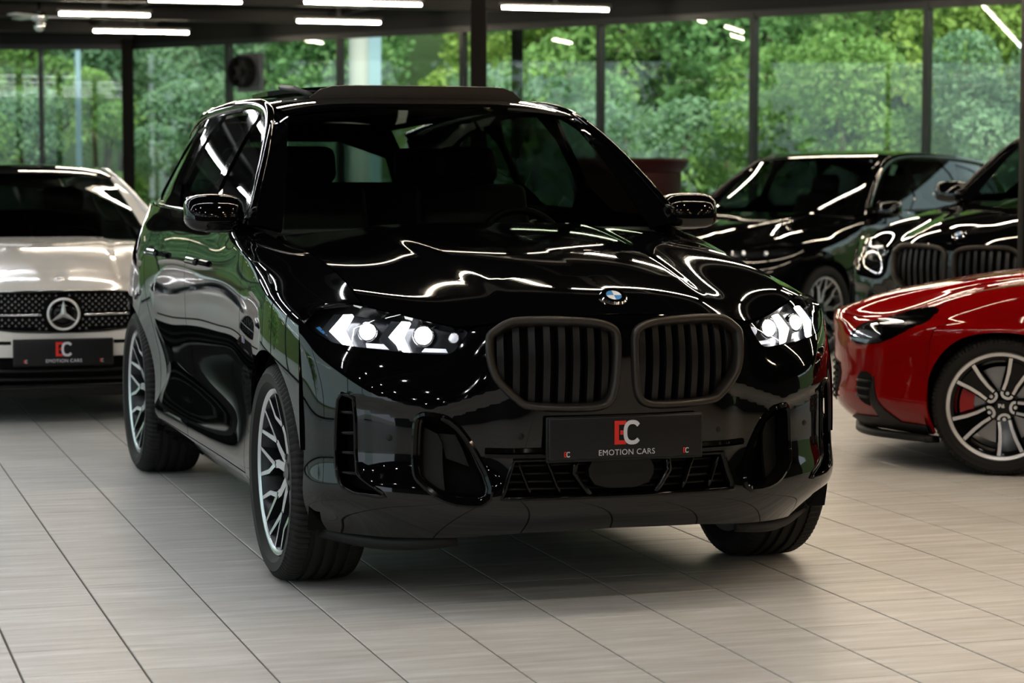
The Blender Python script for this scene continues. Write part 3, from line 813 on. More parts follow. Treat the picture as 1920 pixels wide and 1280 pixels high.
# ---------------------------------------------------------------- front end of the large SUVs
def offset_poly(poly, d):
    """shrink (d>0) a closed polygon towards its inside"""
    P = np.array(poly, float); n = len(P); area = .5 * np.sum(P[:, 0] * np.roll(P[:, 1], -1) - np.roll(P[:, 0], -1) * P[:, 1])
    t = np.roll(P, -1, 0) - np.roll(P, 1, 0); t /= np.maximum(np.linalg.norm(t, axis=1, keepdims=True), 1e-9)
    nn = np.stack([-t[:, 1], t[:, 0]], 1) * (1 if area > 0 else -1)
    return P + nn * d
def suv_front(root, W, lit=True):
    F0 = lambda p: W(fascia(p)); C = W.pt(0, 1.6, .75)
    for sg in (1, -1):
        F = F0 if sg > 0 else mir(F0)
        nr = lambda p: grad_normals(F, p) * (1 if np.sum(grad_normals(F, p)[:, 1]) < 0 else -1)
        # ---- headlight
        lo = smooth2(LAMP, .02, it=1)
        hs = MB(); a = off_fn(F, -.004, C)(lo); b = off_fn(F, -.055, C)(offset_poly(lo, .006)); n = len(lo)
        hs.add(np.concatenate([a, b]), [(i, (i + 1) % n, n + (i + 1) % n, n + i) for i in range(n)], 0, True)
        hl = hs.build('headlight', M_GLOSSBLK, root)
        panel('lamp_housing', offset_poly(lo, .006), F, hl, M_LAMPIN, off=-.055, thick=0, center=C, h=.04)
        panel('lamp_lens', lo, F, hl, M_LENS, off=-.002, thick=0, center=C, h=.05)
        for ch in ([(-.842, .963), (-.815, .965), (-.852, .913), (-.836, .862), (-.862, .862), (-.898, .905)], [(-.682, .945), (-.660, .943), (-.684, .895), (-.670, .847), (-.690, .85), (-.725, .893)]):
            q = [(-x, y) for x, y in ch]
            panel('chevron_light', rs(q, .02), F, hl, M_LED if lit else M_LENS, off=-.022, thick=.012, center=C, h=.03)
            q2 = [(x + .030, y + .004 * (1 if y > .9 else -1)) for x, y in q]
            panel('light_guide', rs(q2, .02), F, hl, M_LAMPIN if not lit else M_ALLOYDK, off=-.03, thick=.006, center=C, h=.03)
        for (x, y, r) in ((.785, .912, .026), (.628, .900, .028), (.542, .892, .014)):
            p = np.array([[x, y]]); P = off_fn(F, -.03, C)(p)[0]; nn = nr(p)[0]
            q = Vector((0, -1, 0)).rotation_difference(Vector(nn).lerp(Vector((0, -1, 0)), .45))
            mb = MB(); pr_ = [(0, -.016), (r * .5, -.014), (r * .85, -.008), (r, 0), (r * 1.1, .004), (r * 1.15, .02)]
            mb.lathe(pr_[:4], 'y', n=20); mb.v = [tuple(Vector(P) + q @ Vector(v)) for v in mb.v]
            pj = mb.build('projector', M_LED if lit and r > .02 else (M_LEDLOW if lit else M_LENS), hl)
            mb = MB(); mb.lathe([(r, 0), (r * 1.25, -.003), (r * 1.3, .02)], 'y', n=20); mb.v = [tuple(Vector(P) + q @ Vector(v)) for v in mb.v]
            mb.build('projector_ring', M_CHROME, hl)
        panel('reflector', rs([(.70, .862), (.80, .868), (.80, .882), (.70, .878)], .03), F, hl, M_LEDLOW if lit else M_LAMPIN, off=-.045, thick=.004, center=C, h=.05)
        panel('reflector', rs([(.565, .85), (.64, .855), (.63, .866), (.57, .862)], .03), F, hl, M_LEDLOW if lit else M_LAMPIN, off=-.045, thick=.004, center=C, h=.05)
        panel('blue_accent', rs([(.925, .90), (.945, .917), (.93, .922), (.908, .892)], .02), F, hl, M_BLUE, off=-.03, thick=.004, center=C, h=.05)
        # ---- kidney grille
        ko = smooth2(KID, .02, it=2); g = MB(); mid = offset_poly(ko, .012)
        prof = [(-.013, -.05), (-.014, .004), (-.010, .016), (-.002, .020), (.007, .016), (.012, .002), (.013, -.05)]
        area = .5 * np.sum(mid[:, 0] * np.roll(mid[:, 1], -1) - np.roll(mid[:, 0], -1) * mid[:, 1])
        sweep(g, F(mid), nr(mid), prof, closed=True)
        kg = g.build('kidney_grille', M_SATIN, root)
        panel('grille_backing', mid, F, kg, M_DARK, off=-.065, thick=0, center=C, h=.06)
        ins = offset_poly(ko, .022)
        for u in np.linspace(.065, .405, 8):
            zz = []
            for i in range(len(ins)):
                (x0, y0), (x1, y1) = ins[i], ins[(i + 1) % len(ins)]
                if (x0 > u) != (x1 > u): zz.append(y0 + (y1 - y0) * (u - x0) / (x1 - x0))
            if len(zz) < 2: continue
            z = np.linspace(min(zz) - .012, max(zz) + .012, 9); p = np.stack([np.full(9, u), z], 1)
            bow = -.026 + .012 * np.sin((z - z[0]) / (z[-1] - z[0]) * PI)
            P = F(p) + nr(p) * bow[:, None]; mb = MB()
            sweep(mb, P, nr(p), [(-.015, -.05), (-.015, -.008), (-.011, .002), (.011, .002), (.015, -.008), (.015, -.05)]); mb.build('slat', M_SLAT, kg, autosmooth=35)
        # ---- air curtain beside the wheel
        vo = smooth2(VENT, .02, it=1); g = MB()
        sweep(g, F(vo), nr(vo), ring_prof(.014, .016), closed=True); av = g.build('air_curtain', M_GLOSSBLK, root)
        panel('vent_backing', vo, F, av, M_DARK, off=-.06, thick=0, center=C, h=.06)
        for z in (.642, .574, .510, .446):
            p = np.array([(x, z) for x in np.linspace(.828, .896, 5)]); mb = MB()
            sweep(mb, F(p) - nr(p) * .012, nr(p), [(-.005, -.045), (-.005, .004), (.005, .004), (.005, -.045)]); mb.build('fin', M_GLOSSBLK, av)
        # ---- side air intake
        io = smooth2(INTAKE, .016, it=2); g = MB()
        sweep(g, F(io), nr(io), [(-.014, -.05), (-.014, .006), (-.006, .012), (.004, .006), (.006, -.004), (.012, -.008), (.016, -.016), (.016, -.05)], closed=True)
        ai = g.build('air_intake', M_GLOSSBLK, root, autosmooth=40)
        panel('intake_backing', io, F, ai, M_DARK, off=-.11, thick=0, center=C, h=.06)
        panel('intake_blade', rs([(.648, .60), (.60, .575), (.585, .54), (.585, .37), (.645, .43)], .03), F, ai, M_PLASTIC, off=-.05, thick=.01, center=C, h=.05)
        panel('intake_blade', rs([(.60, .575), (.545, .57), (.50, .48), (.575, .50)], .03), F, ai, M_PLASTIC, off=-.07, thick=.01, center=C, h=.05)
        # ---- parking sensors
        for p in ((.735, .565), (.345, .575)):
            p = np.array([p]); P = F(p)[0]; nn = nr(p)[0]; q = Vector((0, 0, 1)).rotation_difference(Vector(nn))
            mb = MB(); mb.lathe([(0, .003), (.009, .003), (.011, 0), (.013, -.002)], 'z', n=16); mb.v = [tuple(Vector(P) + q @ Vector(v)) for v in mb.v]
            mb.build('parking_sensor', M_PLASTIC, root)
    nr = lambda p: grad_normals(F0, p) * (1 if np.sum(grad_normals(F0, p)[:, 1]) < 0 else -1)
    # ---- lower grille
    half = [(0, .495), (.36, .495), (.395, .375), (0, .375)]
    lgo = rs([(-.365, .497), (.365, .497), (.405, .372), (-.405, .372)], .03)
    mb = MB(); sweep(mb, F0(lgo), nr(lgo), [(-.006, -.04), (-.006, .004), (.006, .004), (.006, -.04)], closed=True)
    lg = mb.build('lower_grille', M_GLOSSBLK, root)
    panel('grille_backing', lgo, F0, lg, M_DARK, off=-.06, thick=0, center=C, h=.08)
    def bar(q, w, d0, d1, nm, mt):
        p = rs(q, .03, False); mb = MB()
        sweep(mb, F0(p), nr(p), [(-w / 2, d0), (-w / 2, d1), (w / 2, d1), (w / 2, d0)]); mb.build(nm, mt, lg)
    for z in (.40, .425, .45, .475): bar([(-.39, z), (.39, z)], .008, -.055, -.035, 'grille_bar', M_PLASTIC)
    for s in (1, -1):
        for (x0, x1) in ((.385, .345), (.288, .248)):
            bar([(s * (x0 - .035), .490), (s * (x1 - .035), .385)], .008, -.035, .0, 'grille_strut', M_GLOSSBLK)
        bar([(s * .158, .497), (s * .165, .45), (s * .115, .38)], .014, -.035, .004, 'grille_strut', M_GLOSSBLK)
    hx = smooth2([(-.125, .452), (-.10, .497), (.09, .497), (.115, .452), (.08, .398), (-.09, .398)], .02, it=1)
    panel('radar_cover', hx, F0, lg, M_PLASTIC, off=.004, thick=.03, center=C, h=.05)
    # ---- bumper bar, plate, badge, lower lip
    p = np.array([(a, .52) for a in np.linspace(-.45, .45, 40)]); mb = MB()
    sweep(mb, F0(p), nr(p), [(-.016, -.02), (-.016, .006), (-.003, .010), (0, .004), (.003, .010), (.016, .006), (.016, -.02)]); mb.build('bumper_bar', M_GLOSSBLK, root, autosmooth=40)
    q = W.pt(0, -.872, .567)
    number_plate(root, (q[0] - .003, q[1] - .012, q[2]), .53, .137)
    b = np.array([[0, -.752]]); P = W(hood(b))[0]; nn = grad_normals(lambda p: W(hood(p)), b)[0]
    nn = nn * (1 if nn[2] > 0 else -1) + np.array([0, -.22, 0]); roundel(root, P + nn * .008, nn, .045)
    for s in (1, -1):
        g = MB(); v = np.linspace(0, 1, 12)
        P = [fascia(np.array([[s * (.50 + .45 * t), .235]]))[0] + np.array([0, .06, -.012 - .02 * math.sin(t * PI)]) for t in v]
        sweep(g, W(np.array(P)), np.tile([0, -1, .2], (12, 1)), [(-.025, -.02), (-.022, .006), (.02, .012), (.025, -.02)]); g.build('air_deflector', M_PLASTIC, root)

def suv_holes():
    out = []
    for s in (1, -1):
        for q, d in ((KID, .012), (VENT, 0), (INTAKE, 0)):
            o = smooth2(q, .016 if q is INTAKE else .02, it=1 if q is VENT else 2)
            if d: o = offset_poly(o, d)
            out.append(o * np.array([s, 1]))
    out.append(rs([(-.365, .497), (.365, .497), (.405, .372), (-.405, .372)], .03))
    return out

# ================================================================== THE BUILDING
CORNER = np.array([-5.32, 32.2]); WD = np.array([.7273, -.6863]); WN = np.array([.6863, .7273]); STEP = 2.17
LX = -8.3                                              # the side glazing, left of the picture
ROOM = [(LX, -8), (17.0, -8), (17.0, 11.14), (CORNER[0], CORNER[1]), (LX, 32.26)]
CEIL = 3.32
M_CEIL = principled('ceiling_black', (.003, .003, .0033), .9, spec=.05, var=.3, vscale=2)
M_BEAM = principled('beam_dark_steel', (.005, .005, .0053), .5, spec=.2, var=.2, vscale=6)
M_FRAME = principled('window_frame_black', (.006, .0065, .007), .4, var=.2, vscale=9)
M_COLUMN = principled('column_brown_black', (.004, .0033, .003), .7, spec=.08, var=.2, vscale=5)
M_PANE = glass('window_pane', (.86, .93, .88), 1.5)
M_TUBE = principled('lit_tube', (1, 1, 1), .4, emit=(1.0, .84, .64), estr=TUBE_POWER)
M_TUBEN = principled('lit_tube_neutral', (1, 1, 1), .4, emit=(.97, .98, 1.0), estr=TUBE_POWER * .72)
M_WALLDK = principled('dark_grey_wall', (.05, .05, .052), .7, var=.15, vscale=1.5, bump=.1)
def struct(o):
    o['kind'] = 'structure'; return o
def poly_slab(name, poly, z0, z1, mat):
    mb = MB(); mb.prism(poly, lambda x, y, h: (x, y, h), z0, z1); return struct(mb.build(name, mat))
# ---- floor: grout bed with single tiles laid on it
M_GROUT = principled('grout', (.12, .10, .082), .8, var=.2, vscale=40)
M_TILE = bpy.data.materials.new('cream_tile'); M_TILE.use_nodes = True
nt = M_TILE.node_tree; b = nt.nodes['Principled BSDF']
tc = nt.nodes.new('ShaderNodeTexCoord'); oi = nt.nodes.new('ShaderNodeObjectInfo'); geo = nt.nodes.new('ShaderNodeNewGeometry')
mp = nt.nodes.new('ShaderNodeMapping'); mp.inputs['Rotation'].default_value = (0, 0, -math.radians(17.3)); 
mp2 = nt.nodes.new('ShaderNodeMapping'); mp2.inputs['Scale'].default_value = (2.2, 22, 1)
nz = nt.nodes.new('ShaderNodeTexNoise'); nz.inputs['Scale'].default_value = 1.0; nz.inputs['Detail'].default_value = 5; nz.inputs['Roughness'].default_value = .6
rp = nt.nodes.new('ShaderNodeValToRGB')
for e, (p, c_) in zip([rp.color_ramp.elements[0], rp.color_ramp.elements[1], rp.color_ramp.elements.new(.52)], [(.28, (.52, .495, .455, 1)), (.75, (.66, .655, .64, 1)), (.5, (.62, .612, .592, 1))]):
    e.position = p; e.color = c_
n2 = nt.nodes.new('ShaderNodeTexNoise'); n2.inputs['Scale'].default_value = 7; n2.inputs['Detail'].default_value = 2
mx = nt.nodes.new('ShaderNodeMix'); mx.data_type = 'RGBA'; mx.blend_type = 'MULTIPLY'; mx.inputs['Factor'].default_value = .10
hs = nt.nodes.new('ShaderNodeHueSaturation'); ma = nt.nodes.new('ShaderNodeMath'); ma.operation = 'MULTIPLY_ADD'; ma.inputs[1].default_value = .07; ma.inputs[2].default_value = .965
nt.links.new(geo.outputs['Position'], mp.inputs['Vector']); nt.links.new(mp.outputs[0], mp2.inputs['Vector']); nt.links.new(mp2.outputs[0], nz.inputs['Vector'])
nt.links.new(nz.outputs['Fac'], rp.inputs['Fac']); nt.links.new(geo.outputs['Position'], n2.inputs['Vector'])
nt.links.new(rp.outputs['Color'], mx.inputs['A']); nt.links.new(n2.outputs['Fac'], mx.inputs['B'])
nt.links.new(oi.outputs['Random'], ma.inputs[0]); nt.links.new(ma.outputs[0], hs.inputs['Value']); nt.links.new(mx.outputs['Result'], hs.inputs['Color'])
nt.links.new(hs.outputs['Color'], b.inputs['Base Color']); b.inputs['Roughness'].default_value = .42; b.inputs['Specular IOR Level'].default_value = .5
floor = poly_slab('floor', ROOM, -.20, -.004, M_GROUT)
T = .343; TA = math.radians(17.3); te = np.array([math.cos(TA), math.sin(TA)]); tg = np.array([-math.sin(TA), math.cos(TA)]); T0 = np.array([.809, 7.471])
def tile_verts(s=T - .0045, z1=0.0, z0=-.006, bv=.0015):
    a, c = s / 2, s / 2 - bv
    q = ((-1, -1), (1, -1), (1, 1), (-1, 1)); w = .0012          # joints wider along one direction
    return [(x * (a - w), y * (a + w), z0) for x, y in q] + [(x * (a - w), y * (a + w), z1 - bv) for x, y in q] + [(x * (c - w), y * (c + w), z1) for x, y in q]
TF = [(i, (i + 1) % 4, 4 + (i + 1) % 4, 4 + i) for i in range(4)] + [(4 + i, 4 + (i + 1) % 4, 8 + (i + 1) % 4, 8 + i) for i in range(4)] + [(8, 9, 10, 11)]
tile_me = bpy.data.meshes.new('floor_tile'); tile_me.from_pydata(tile_verts(), [], TF); tile_me.materials.append(M_TILE)
room_np = np.array(ROOM, float); near = []; far = []
for i in range(-70, 71):
    for j in range(-60, 90):
        p = T0 + te * (i + .5) * T + tg * (j + .5) * T
        if not inside(p[None], room_np)[0]: continue
        inview = p[1] > 5.9 and abs(p[0]) < p[1] * .228 + .15
        # hidden under the parked cars' bodies still counts as far
        (near if inview and p[1] < 13.5 else far).append(p)
near.sort(key=lambda p: p[1] ** 2 + p[0] ** 2)
far += near[300:]; near = near[:300]
for p in near:
    o = bpy.data.objects.new('floor_tile', tile_me); o.location = (p[0], p[1], 0); o.rotation_euler = (0, 0, TA); link(o, floor)
ca, sa = math.cos(TA), math.sin(TA); tilev0 = np.array(tile_verts()); tilev = np.stack([tilev0[:, 0] * ca - tilev0[:, 1] * sa, tilev0[:, 0] * sa + tilev0[:, 1] * ca, tilev0[:, 2]], 1)
vv = np.concatenate([tilev + [p[0], p[1], 0] for p in far]); ff = []
for k in range(len(far)): ff += [tuple(12 * k + q for q in f) for f in TF]
me = bpy.data.meshes.new('floor_tile_field'); me.from_pydata(vv.tolist(), [], ff); me.materials.append(M_TILE)
o = link(bpy.data.objects.new('floor_tile_field', me), floor); o['kind'] = 'stuff'
# ---- ceiling with beams
ceiling = poly_slab('ceiling', ROOM, CEIL, CEIL + .15, M_CEIL)
PH = math.radians(18.2); re_ = np.array([math.cos(PH), math.sin(PH)]); rg = np.array([-math.sin(PH), math.cos(PH)])
def clip_line(g, pad=.25):
    """extent in e of the row g inside the room"""
    es = [e for e in np.arange(-20, 34, .1) if inside((re_ * e + rg * g)[None], room_np)[0]]
    return (min(es) + pad, max(es) - pad) if es else None
for k in range(-4, 11):
    g = 22.1 + 3.05 * (k - 7); r = clip_line(g)
    if not r: continue
    c_ = re_ * (r[0] + r[1]) / 2 + rg * g
    mb = MB(); L = r[1] - r[0]
    mb.box((0, 0, -.0), (L, .16, .012)); mb.box((0, 0, .075), (L, .012, .14)); mb.box((0, 0, .145), (L, .16, .012))
    o = mb.build('ceiling_beam', M_BEAM, ceiling); o.location = (c_[0], c_[1], CEIL - .155); o.rotation_euler = (0, 0, PH)
for k in range(9):
    e = -6 + 2.6 * k
    gs = [g for g in np.arange(-12, 40, .1) if inside((re_ * e + rg * g)[None], room_np)[0]]
    if not gs: continue
    c_ = re_ * e + rg * (min(gs) + max(gs)) / 2
    mb = MB(); mb.box((0, 0, 0), (.06, max(gs) - min(gs) - .5, .06)); o = mb.build('purlin', M_BEAM, ceiling); o.location = (c_[0], c_[1], CEIL - .03); o.rotation_euler = (0, 0, PH)
# ---- glazing
def bay(n, a, c_, z0=.12, z1=3.0, first=True, bars=True):
    a = np.array(a); c_ = np.array(c_); d = c_ - a; L = np.linalg.norm(d); d /= L; ang = math.atan2(d[1], d[0])
    mb = MB(); m = (a + c_) / 2
    mb.box((m[0], m[1], z0 - .03), (L, .09, .07), ang); mb.box((m[0], m[1], z1 + .03), (L, .09, .08), ang)
    mb.box((a[0], a[1], (z0 + z1) / 2), (.055, .10, z1 - z0 + .1), ang)
    o = struct(mb.build('window_%d' % n, M_FRAME))
    p = MB(); p.box((m[0], m[1], (z0 + z1) / 2), (L - .05, .010, z1 - z0), ang); p.build('pane', M_PANE, o)
    return o
wi = 1
for k in range(0, 12):
    bay(wi, CORNER + WD * STEP * k, CORNER + WD * STEP * (k + 1)); wi += 1
xs = [-5.32, -6.53, -7.7, LX]
for a, c_ in zip(xs, xs[1:]):
    bay(wi, (c_, 32.2 + .02 * (-5.32 - c_)), (a, 32.2 + .02 * (-5.32 - a))); wi += 1
for k in range(12):
    bay(wi, (LX, 32.2 - 2.8 * k - .1), (LX, 32.2 - 2.8 * (k + 1) - .1)); wi += 1
def wall(name, a, c_, z0, z1, th, mat):
    a = np.array(a); c_ = np.array(c_); d = c_ - a; L = np.linalg.norm(d); m = (a + c_) / 2
    mb = MB(); mb.box((m[0], m[1], (z0 + z1) / 2), (L, th, z1 - z0), math.atan2(d[1], d[0])); return struct(mb.build(name, mat))
wall('trim_1', CORNER + WD * .0, CORNER + WD * STEP * 12, 3.06, CEIL, .14, M_BEAM)
wall('trim_2', (LX, 32.26), (-5.32, 32.2), 3.06, CEIL, .14, M_BEAM)
wall('trim_3', (LX, -8), (LX, 32.2), 3.06, CEIL, .14, M_BEAM)
wall('wall_back', (LX, -8), (17, -8), 0, CEIL, .2, M_WALLDK)
wall('wall_right', (17, -8), (17, 11.1), 0, CEIL, .2, M_WALLDK)
# ---- columns
def column(x, y, w, label, h=CEIL):
    t = thing('steel_column', label, 'column', (x, y, 0), group='steel columns')
    mb = MB(); mb.bbox((0, 0, h / 2), (w, w, h), .012); mb.build('shaft', M_COLUMN, t, autosmooth=40)
    mb = MB(); mb.box((0, 0, .012), (w + .12, w + .12, .024)); mb.build('base_plate', M_BEAM, t)
    mb = MB(); mb.box((0, 0, h - .16), (w + .04, w + .04, .05)); mb.build('head_collar', M_BEAM, t)
column(-.295, 20.2, .142, 'thick brown-black steel column rising behind the roof of the near SUV')
column(.055, 27.6, .140, 'thinner dark steel column just right of the thick one')
column(CORNER[0] + .02, CORNER[1] - .16, .15, 'dark column at the glazed corner, above the white coupe')
column(2.945, 13.05, .16, 'dark column at the right edge of the picture')
# ---- ceiling lights
M_HOUS = principled('light_housing', (.05, .05, .05), .5)
def tube_light(e, g, L, label, grp='strip lights on the ceiling'):
    c_ = re_ * e + rg * g
    t = thing('ceiling_light', label, 'ceiling light', (c_[0], c_[1], 3.10), PH, grp)
    mb = MB(); mb.bbox((0, 0, .045), (L + .06, .06, .04), .006); mb.build('housing', M_HOUS, t)
    mb = MB(); mb.tube([(-L / 2, 0, 0), (L / 2, 0, 0)], .014, 8); mb.build('tube', M_TUBE if e > 2.4 else M_TUBEN, t)
    mb = MB()
    mb.box((0, 0, (CEIL - 3.10 + .06) / 2), (.05, .03, CEIL - 3.16)); mb.build('hanger', M_HOUS, t)
    return t
tube_light(3.83, 26.35, 1.0, 'lit strip light above the white coupe, higher of the two')
tube_light(4.78, 29.7, 1.2, 'lit strip light nearest the glazed corner, lower of the two')
tube_light(4.40, 23.85, .95, 'lit strip light clipped by the top of the picture at the left')
tube_light(6.12, 23.6, 1.25, 'lit strip light left of the thick column, longest of the two there')
tube_light(6.65, 26.8, 1.0, 'lit strip light left of the thick column, lower and shorter')
tube_light(8.28, 23.7, 1.2, 'lit strip light right of the thick column')
for g in [23.65 - 3.3 * k for k in range(1, 9)][:5]:
    r = clip_line(g, .6)
    if not r: continue
    e = 2.67 + .30 - 1.72 * 9
    while e < min(r[1], 14):
        if e > r[0] and e > -4.5: tube_light(e, g, 1.5, 'lit strip light outside the picture, overhead')
        e += 1.72
# ---- round spotlights over the front of the hall
M_SPOT = {w: principled('lit_spot_%s' % w, (1, 1, 1), .4, emit=c_, estr=SPOT_POWER * k_) for w, c_, k_ in (('warm', (1.0, .74, .47), .58), ('neutral', (1.0, .98, .95), .70))}
for g in (5.3, 2.9, .5, -1.9, -4.3):
    r = clip_line(g, .6); e = -6.4 + (.9 if g in (2.9, -1.9) else 0)
    while e < min(r[1], 13):
        if e > r[0]:
            c_ = re_ * e + rg * g
            t = thing('ceiling_spotlight', 'round lit spotlight outside the picture, overhead', 'spotlight', (c_[0], c_[1], 3.12), PH, 'spotlights over the front of the hall')
            mb = MB(); mb.lathe([(0, .2), (.05, .2), (.075, .03), (.075, -.005), (.062, -.005), (.06, .02), (0, .03)], 'z', n=20); mb.build('can', M_HOUS, t)
            mb = MB(); mb.lathe([(0, -.012), (.03, -.008), (.056, .006)], 'z', n=16); mb.build('lamp', M_SPOT['warm' if e > 3.2 else 'neutral'], t)
        e += 1.8
# ---- ceiling fan
t = thing('ceiling_fan', 'small chrome ceiling fan with flat blades at the upper left', 'ceiling fan', (-5.12, 25.2, CEIL))
mb = MB(); mb.lathe([(0, -.05), (.02, -.05), (.02, -.28)], 'z', n=12); mb.lathe([(.06, 0), (.05, -.05), (0, -.05)], 'z', n=16); mb.build('rod', M_CHROME, t)
mb = MB(); mb.lathe([(0, -.26), (.08, -.27), (.10, -.31), (.08, -.35), (0, -.36)], 'z', n=20); mb.build('motor', M_CHROME, t)
mb = MB(); blob(mb, (0, 0, -.41), (.06, .06, .06), 1.0, 8); mb.build('lamp_globe', M_CHROME, t)
for q in (.15, 2.25, 4.35):
    mb = MB(); mb.bbox((.32 * math.cos(q), .32 * math.sin(q), -.31), (.44, .11, .012), .004, rz=q, rx=.12); mb.build('blade', M_SILVER, t)
# ---- ventilation fan in the glazing
fp = CORNER + WD * (STEP * 1.19); fa = math.atan2(WD[1], WD[0])
def wfn(x, y, z): return (fp[0] + WD[0] * x - WN[0] * y, fp[1] + WD[1] * x - WN[1] * y, z)
t = thing('ventilation_fan', 'grey extractor fan in a square box set in the glazing', 'ventilation fan', (fp[0], fp[1], 2.62), fa)
mb = MB(); mb.box((.05, -.03, -.01), (.46, .06, .50)); mb.build('mounting_plate', principled('fan_plate', (.06, .062, .07), .4), t)
mb = MB(); mb.lathe([(.205, -.06), (.205, -.20), (.185, -.20), (.185, -.06)], 'y', (0, 0, 0), 32, closed=True); mb.build('duct_ring', M_DARK, t, autosmooth=30)
mb = MB(); mb.lathe([(0, -.19), (.045, -.19), (.05, -.17), (.05, -.06)], 'y', n=16); hub_o = mb.build('hub', M_PLASTIC, t, autosmooth=30)
for k in range(7):
    q = 2 * PI * k / 7; mb = MB()
    mb.box((.115 * math.cos(q), -.13, .115 * math.sin(q)), (.13, .006, .055), rx=0, ry=-q); mb.build('fan_blade', M_PLASTIC, hub_o)
for (nm, lb, pts) in (('power_cable', 'thin black cable drooping from the header to the fan, upper strand', [(-.95, .1, 3.0), (-.6, .1, 2.76), (-.3, .1, 2.62), (-.1, .12, 2.56)]),
                      ('power_cable', 'thin black cable hanging in a deep loop beside the fan', [(-.95, .1, 3.0), (-.80, .1, 2.7), (-.6, .1, 2.53), (-.35, .1, 2.50), (-.1, .12, 2.55)])):
    mb = MB(); mb.tube([wfn(*p) for p in smooth2(pts, .05, False)], .006, 6)
    tag(mb.build(nm, M_DARK), lb, 'cable', 'fan cables')
# ---- dark red tub
t = thing('round_tub', 'tall dark red round tub with a rim, behind the near SUV', 'tub', (1.02, 20.6, 0))
mb = MB(); mb.lathe([(0, .02), (.40, .02), (.42, .0), (.45, .6), (.485, 1.36), (.47, 1.37), (.44, .1), (0, .06)], 'z', n=48); mb.build('body', M_TUB, t, autosmooth=40)
mb = MB(); mb.lathe([(.475, 1.36), (.53, 1.42), (.545, 1.47), (.53, 1.49), (.49, 1.47), (.465, 1.38)], 'z', n=48, closed=True); mb.build('rim', M_TUB, t, autosmooth=40)

# ================================================================== OUTDOORS
def hill(X, Y):
    D = np.maximum(Y - 32.35, (X - CORNER[0]) * WN[0] + (Y - CORNER[1]) * WN[1])
    return np.clip(.34 * (D - 5), 0, 9) - .22 * (D < .5) - .02
M_HILL = principled('grassy_ground', (.075, .11, .035), .9, spec=.1, var=.5, vscale=1.2)
gx = np.arange(-60, 62, 2.0); gy = np.arange(-30, 100, 2.0); X, Y = np.meshgrid(gx, gy); Z = hill(X, Y) + .25 * np.sin(X * .9) * np.cos(Y * .7) * (hill(X, Y) > .3)
nx = len(gx); mb = MB()
mb.add(np.stack([X.ravel(), Y.ravel(), Z.ravel()], 1), [(r * nx + q, r * nx + q + 1, (r + 1) * nx + q + 1, (r + 1) * nx + q) for r in range(len(gy) - 1) for q in range(nx - 1)], 0, True)
struct(mb.build('ground', M_HILL))
wall('ground_pavement', (-18.5, -30), (-18.5, 31), -.24, -.015, 20, principled('pavement', (.30, .30, .29), .85, var=.15, vscale=2))
def leaf_mat(name, c0, c1):
    m = bpy.data.materials.new(name); m.use_nodes = True; nt = m.node_tree; b = nt.nodes['Principled BSDF']
    g = nt.nodes.new('ShaderNodeNewGeometry'); n = nt.nodes.new('ShaderNodeTexNoise'); n.inputs['Scale'].default_value = 1.1; n.inputs['Detail'].default_value = 6
    r = nt.nodes.new('ShaderNodeValToRGB'); r.color_ramp.elements[0].position = .33; r.color_ramp.elements[1].position = .67
    r.color_ramp.elements[0].color = (*c0, 1); r.color_ramp.elements[1].color = (*c1, 1)
    nt.links.new(g.outputs['Position'], n.inputs['Vector']); nt.links.new(n.outputs['Fac'], r.inputs['Fac']); nt.links.new(r.outputs['Color'], b.inputs['Base Color'])
    b.inputs['Roughness'].default_value = .55; b.inputs['Specular IOR Level'].default_value = .25
    tr = nt.nodes.new('ShaderNodeBsdfTranslucent'); nt.links.new(r.outputs['Color'], tr.inputs['Color'])
    mx = nt.nodes.new('ShaderNodeMixShader'); mx.inputs[0].default_value = .3; out = nt.nodes['Material Output']
    nt.links.new(b.outputs[0], mx.inputs[1]); nt.links.new(tr.outputs[0], mx.inputs[2]); nt.links.new(mx.outputs[0], out.inputs['Surface'])
    return m
LEAVES = [leaf_mat('leaf_fresh', (.12, .24, .06), (.35, .53, .17)), leaf_mat('leaf_mid', (.09, .20, .07), (.27, .46, .17)), leaf_mat('leaf_bluish', (.12, .23, .13), (.31, .46, .27)), leaf_mat('leaf_yellow', (.17, .27, .05), (.42, .56, .14))]
M_BARK = principled('bark', (.09, .065, .045), .85, var=.4, vscale=12, bump=.4)
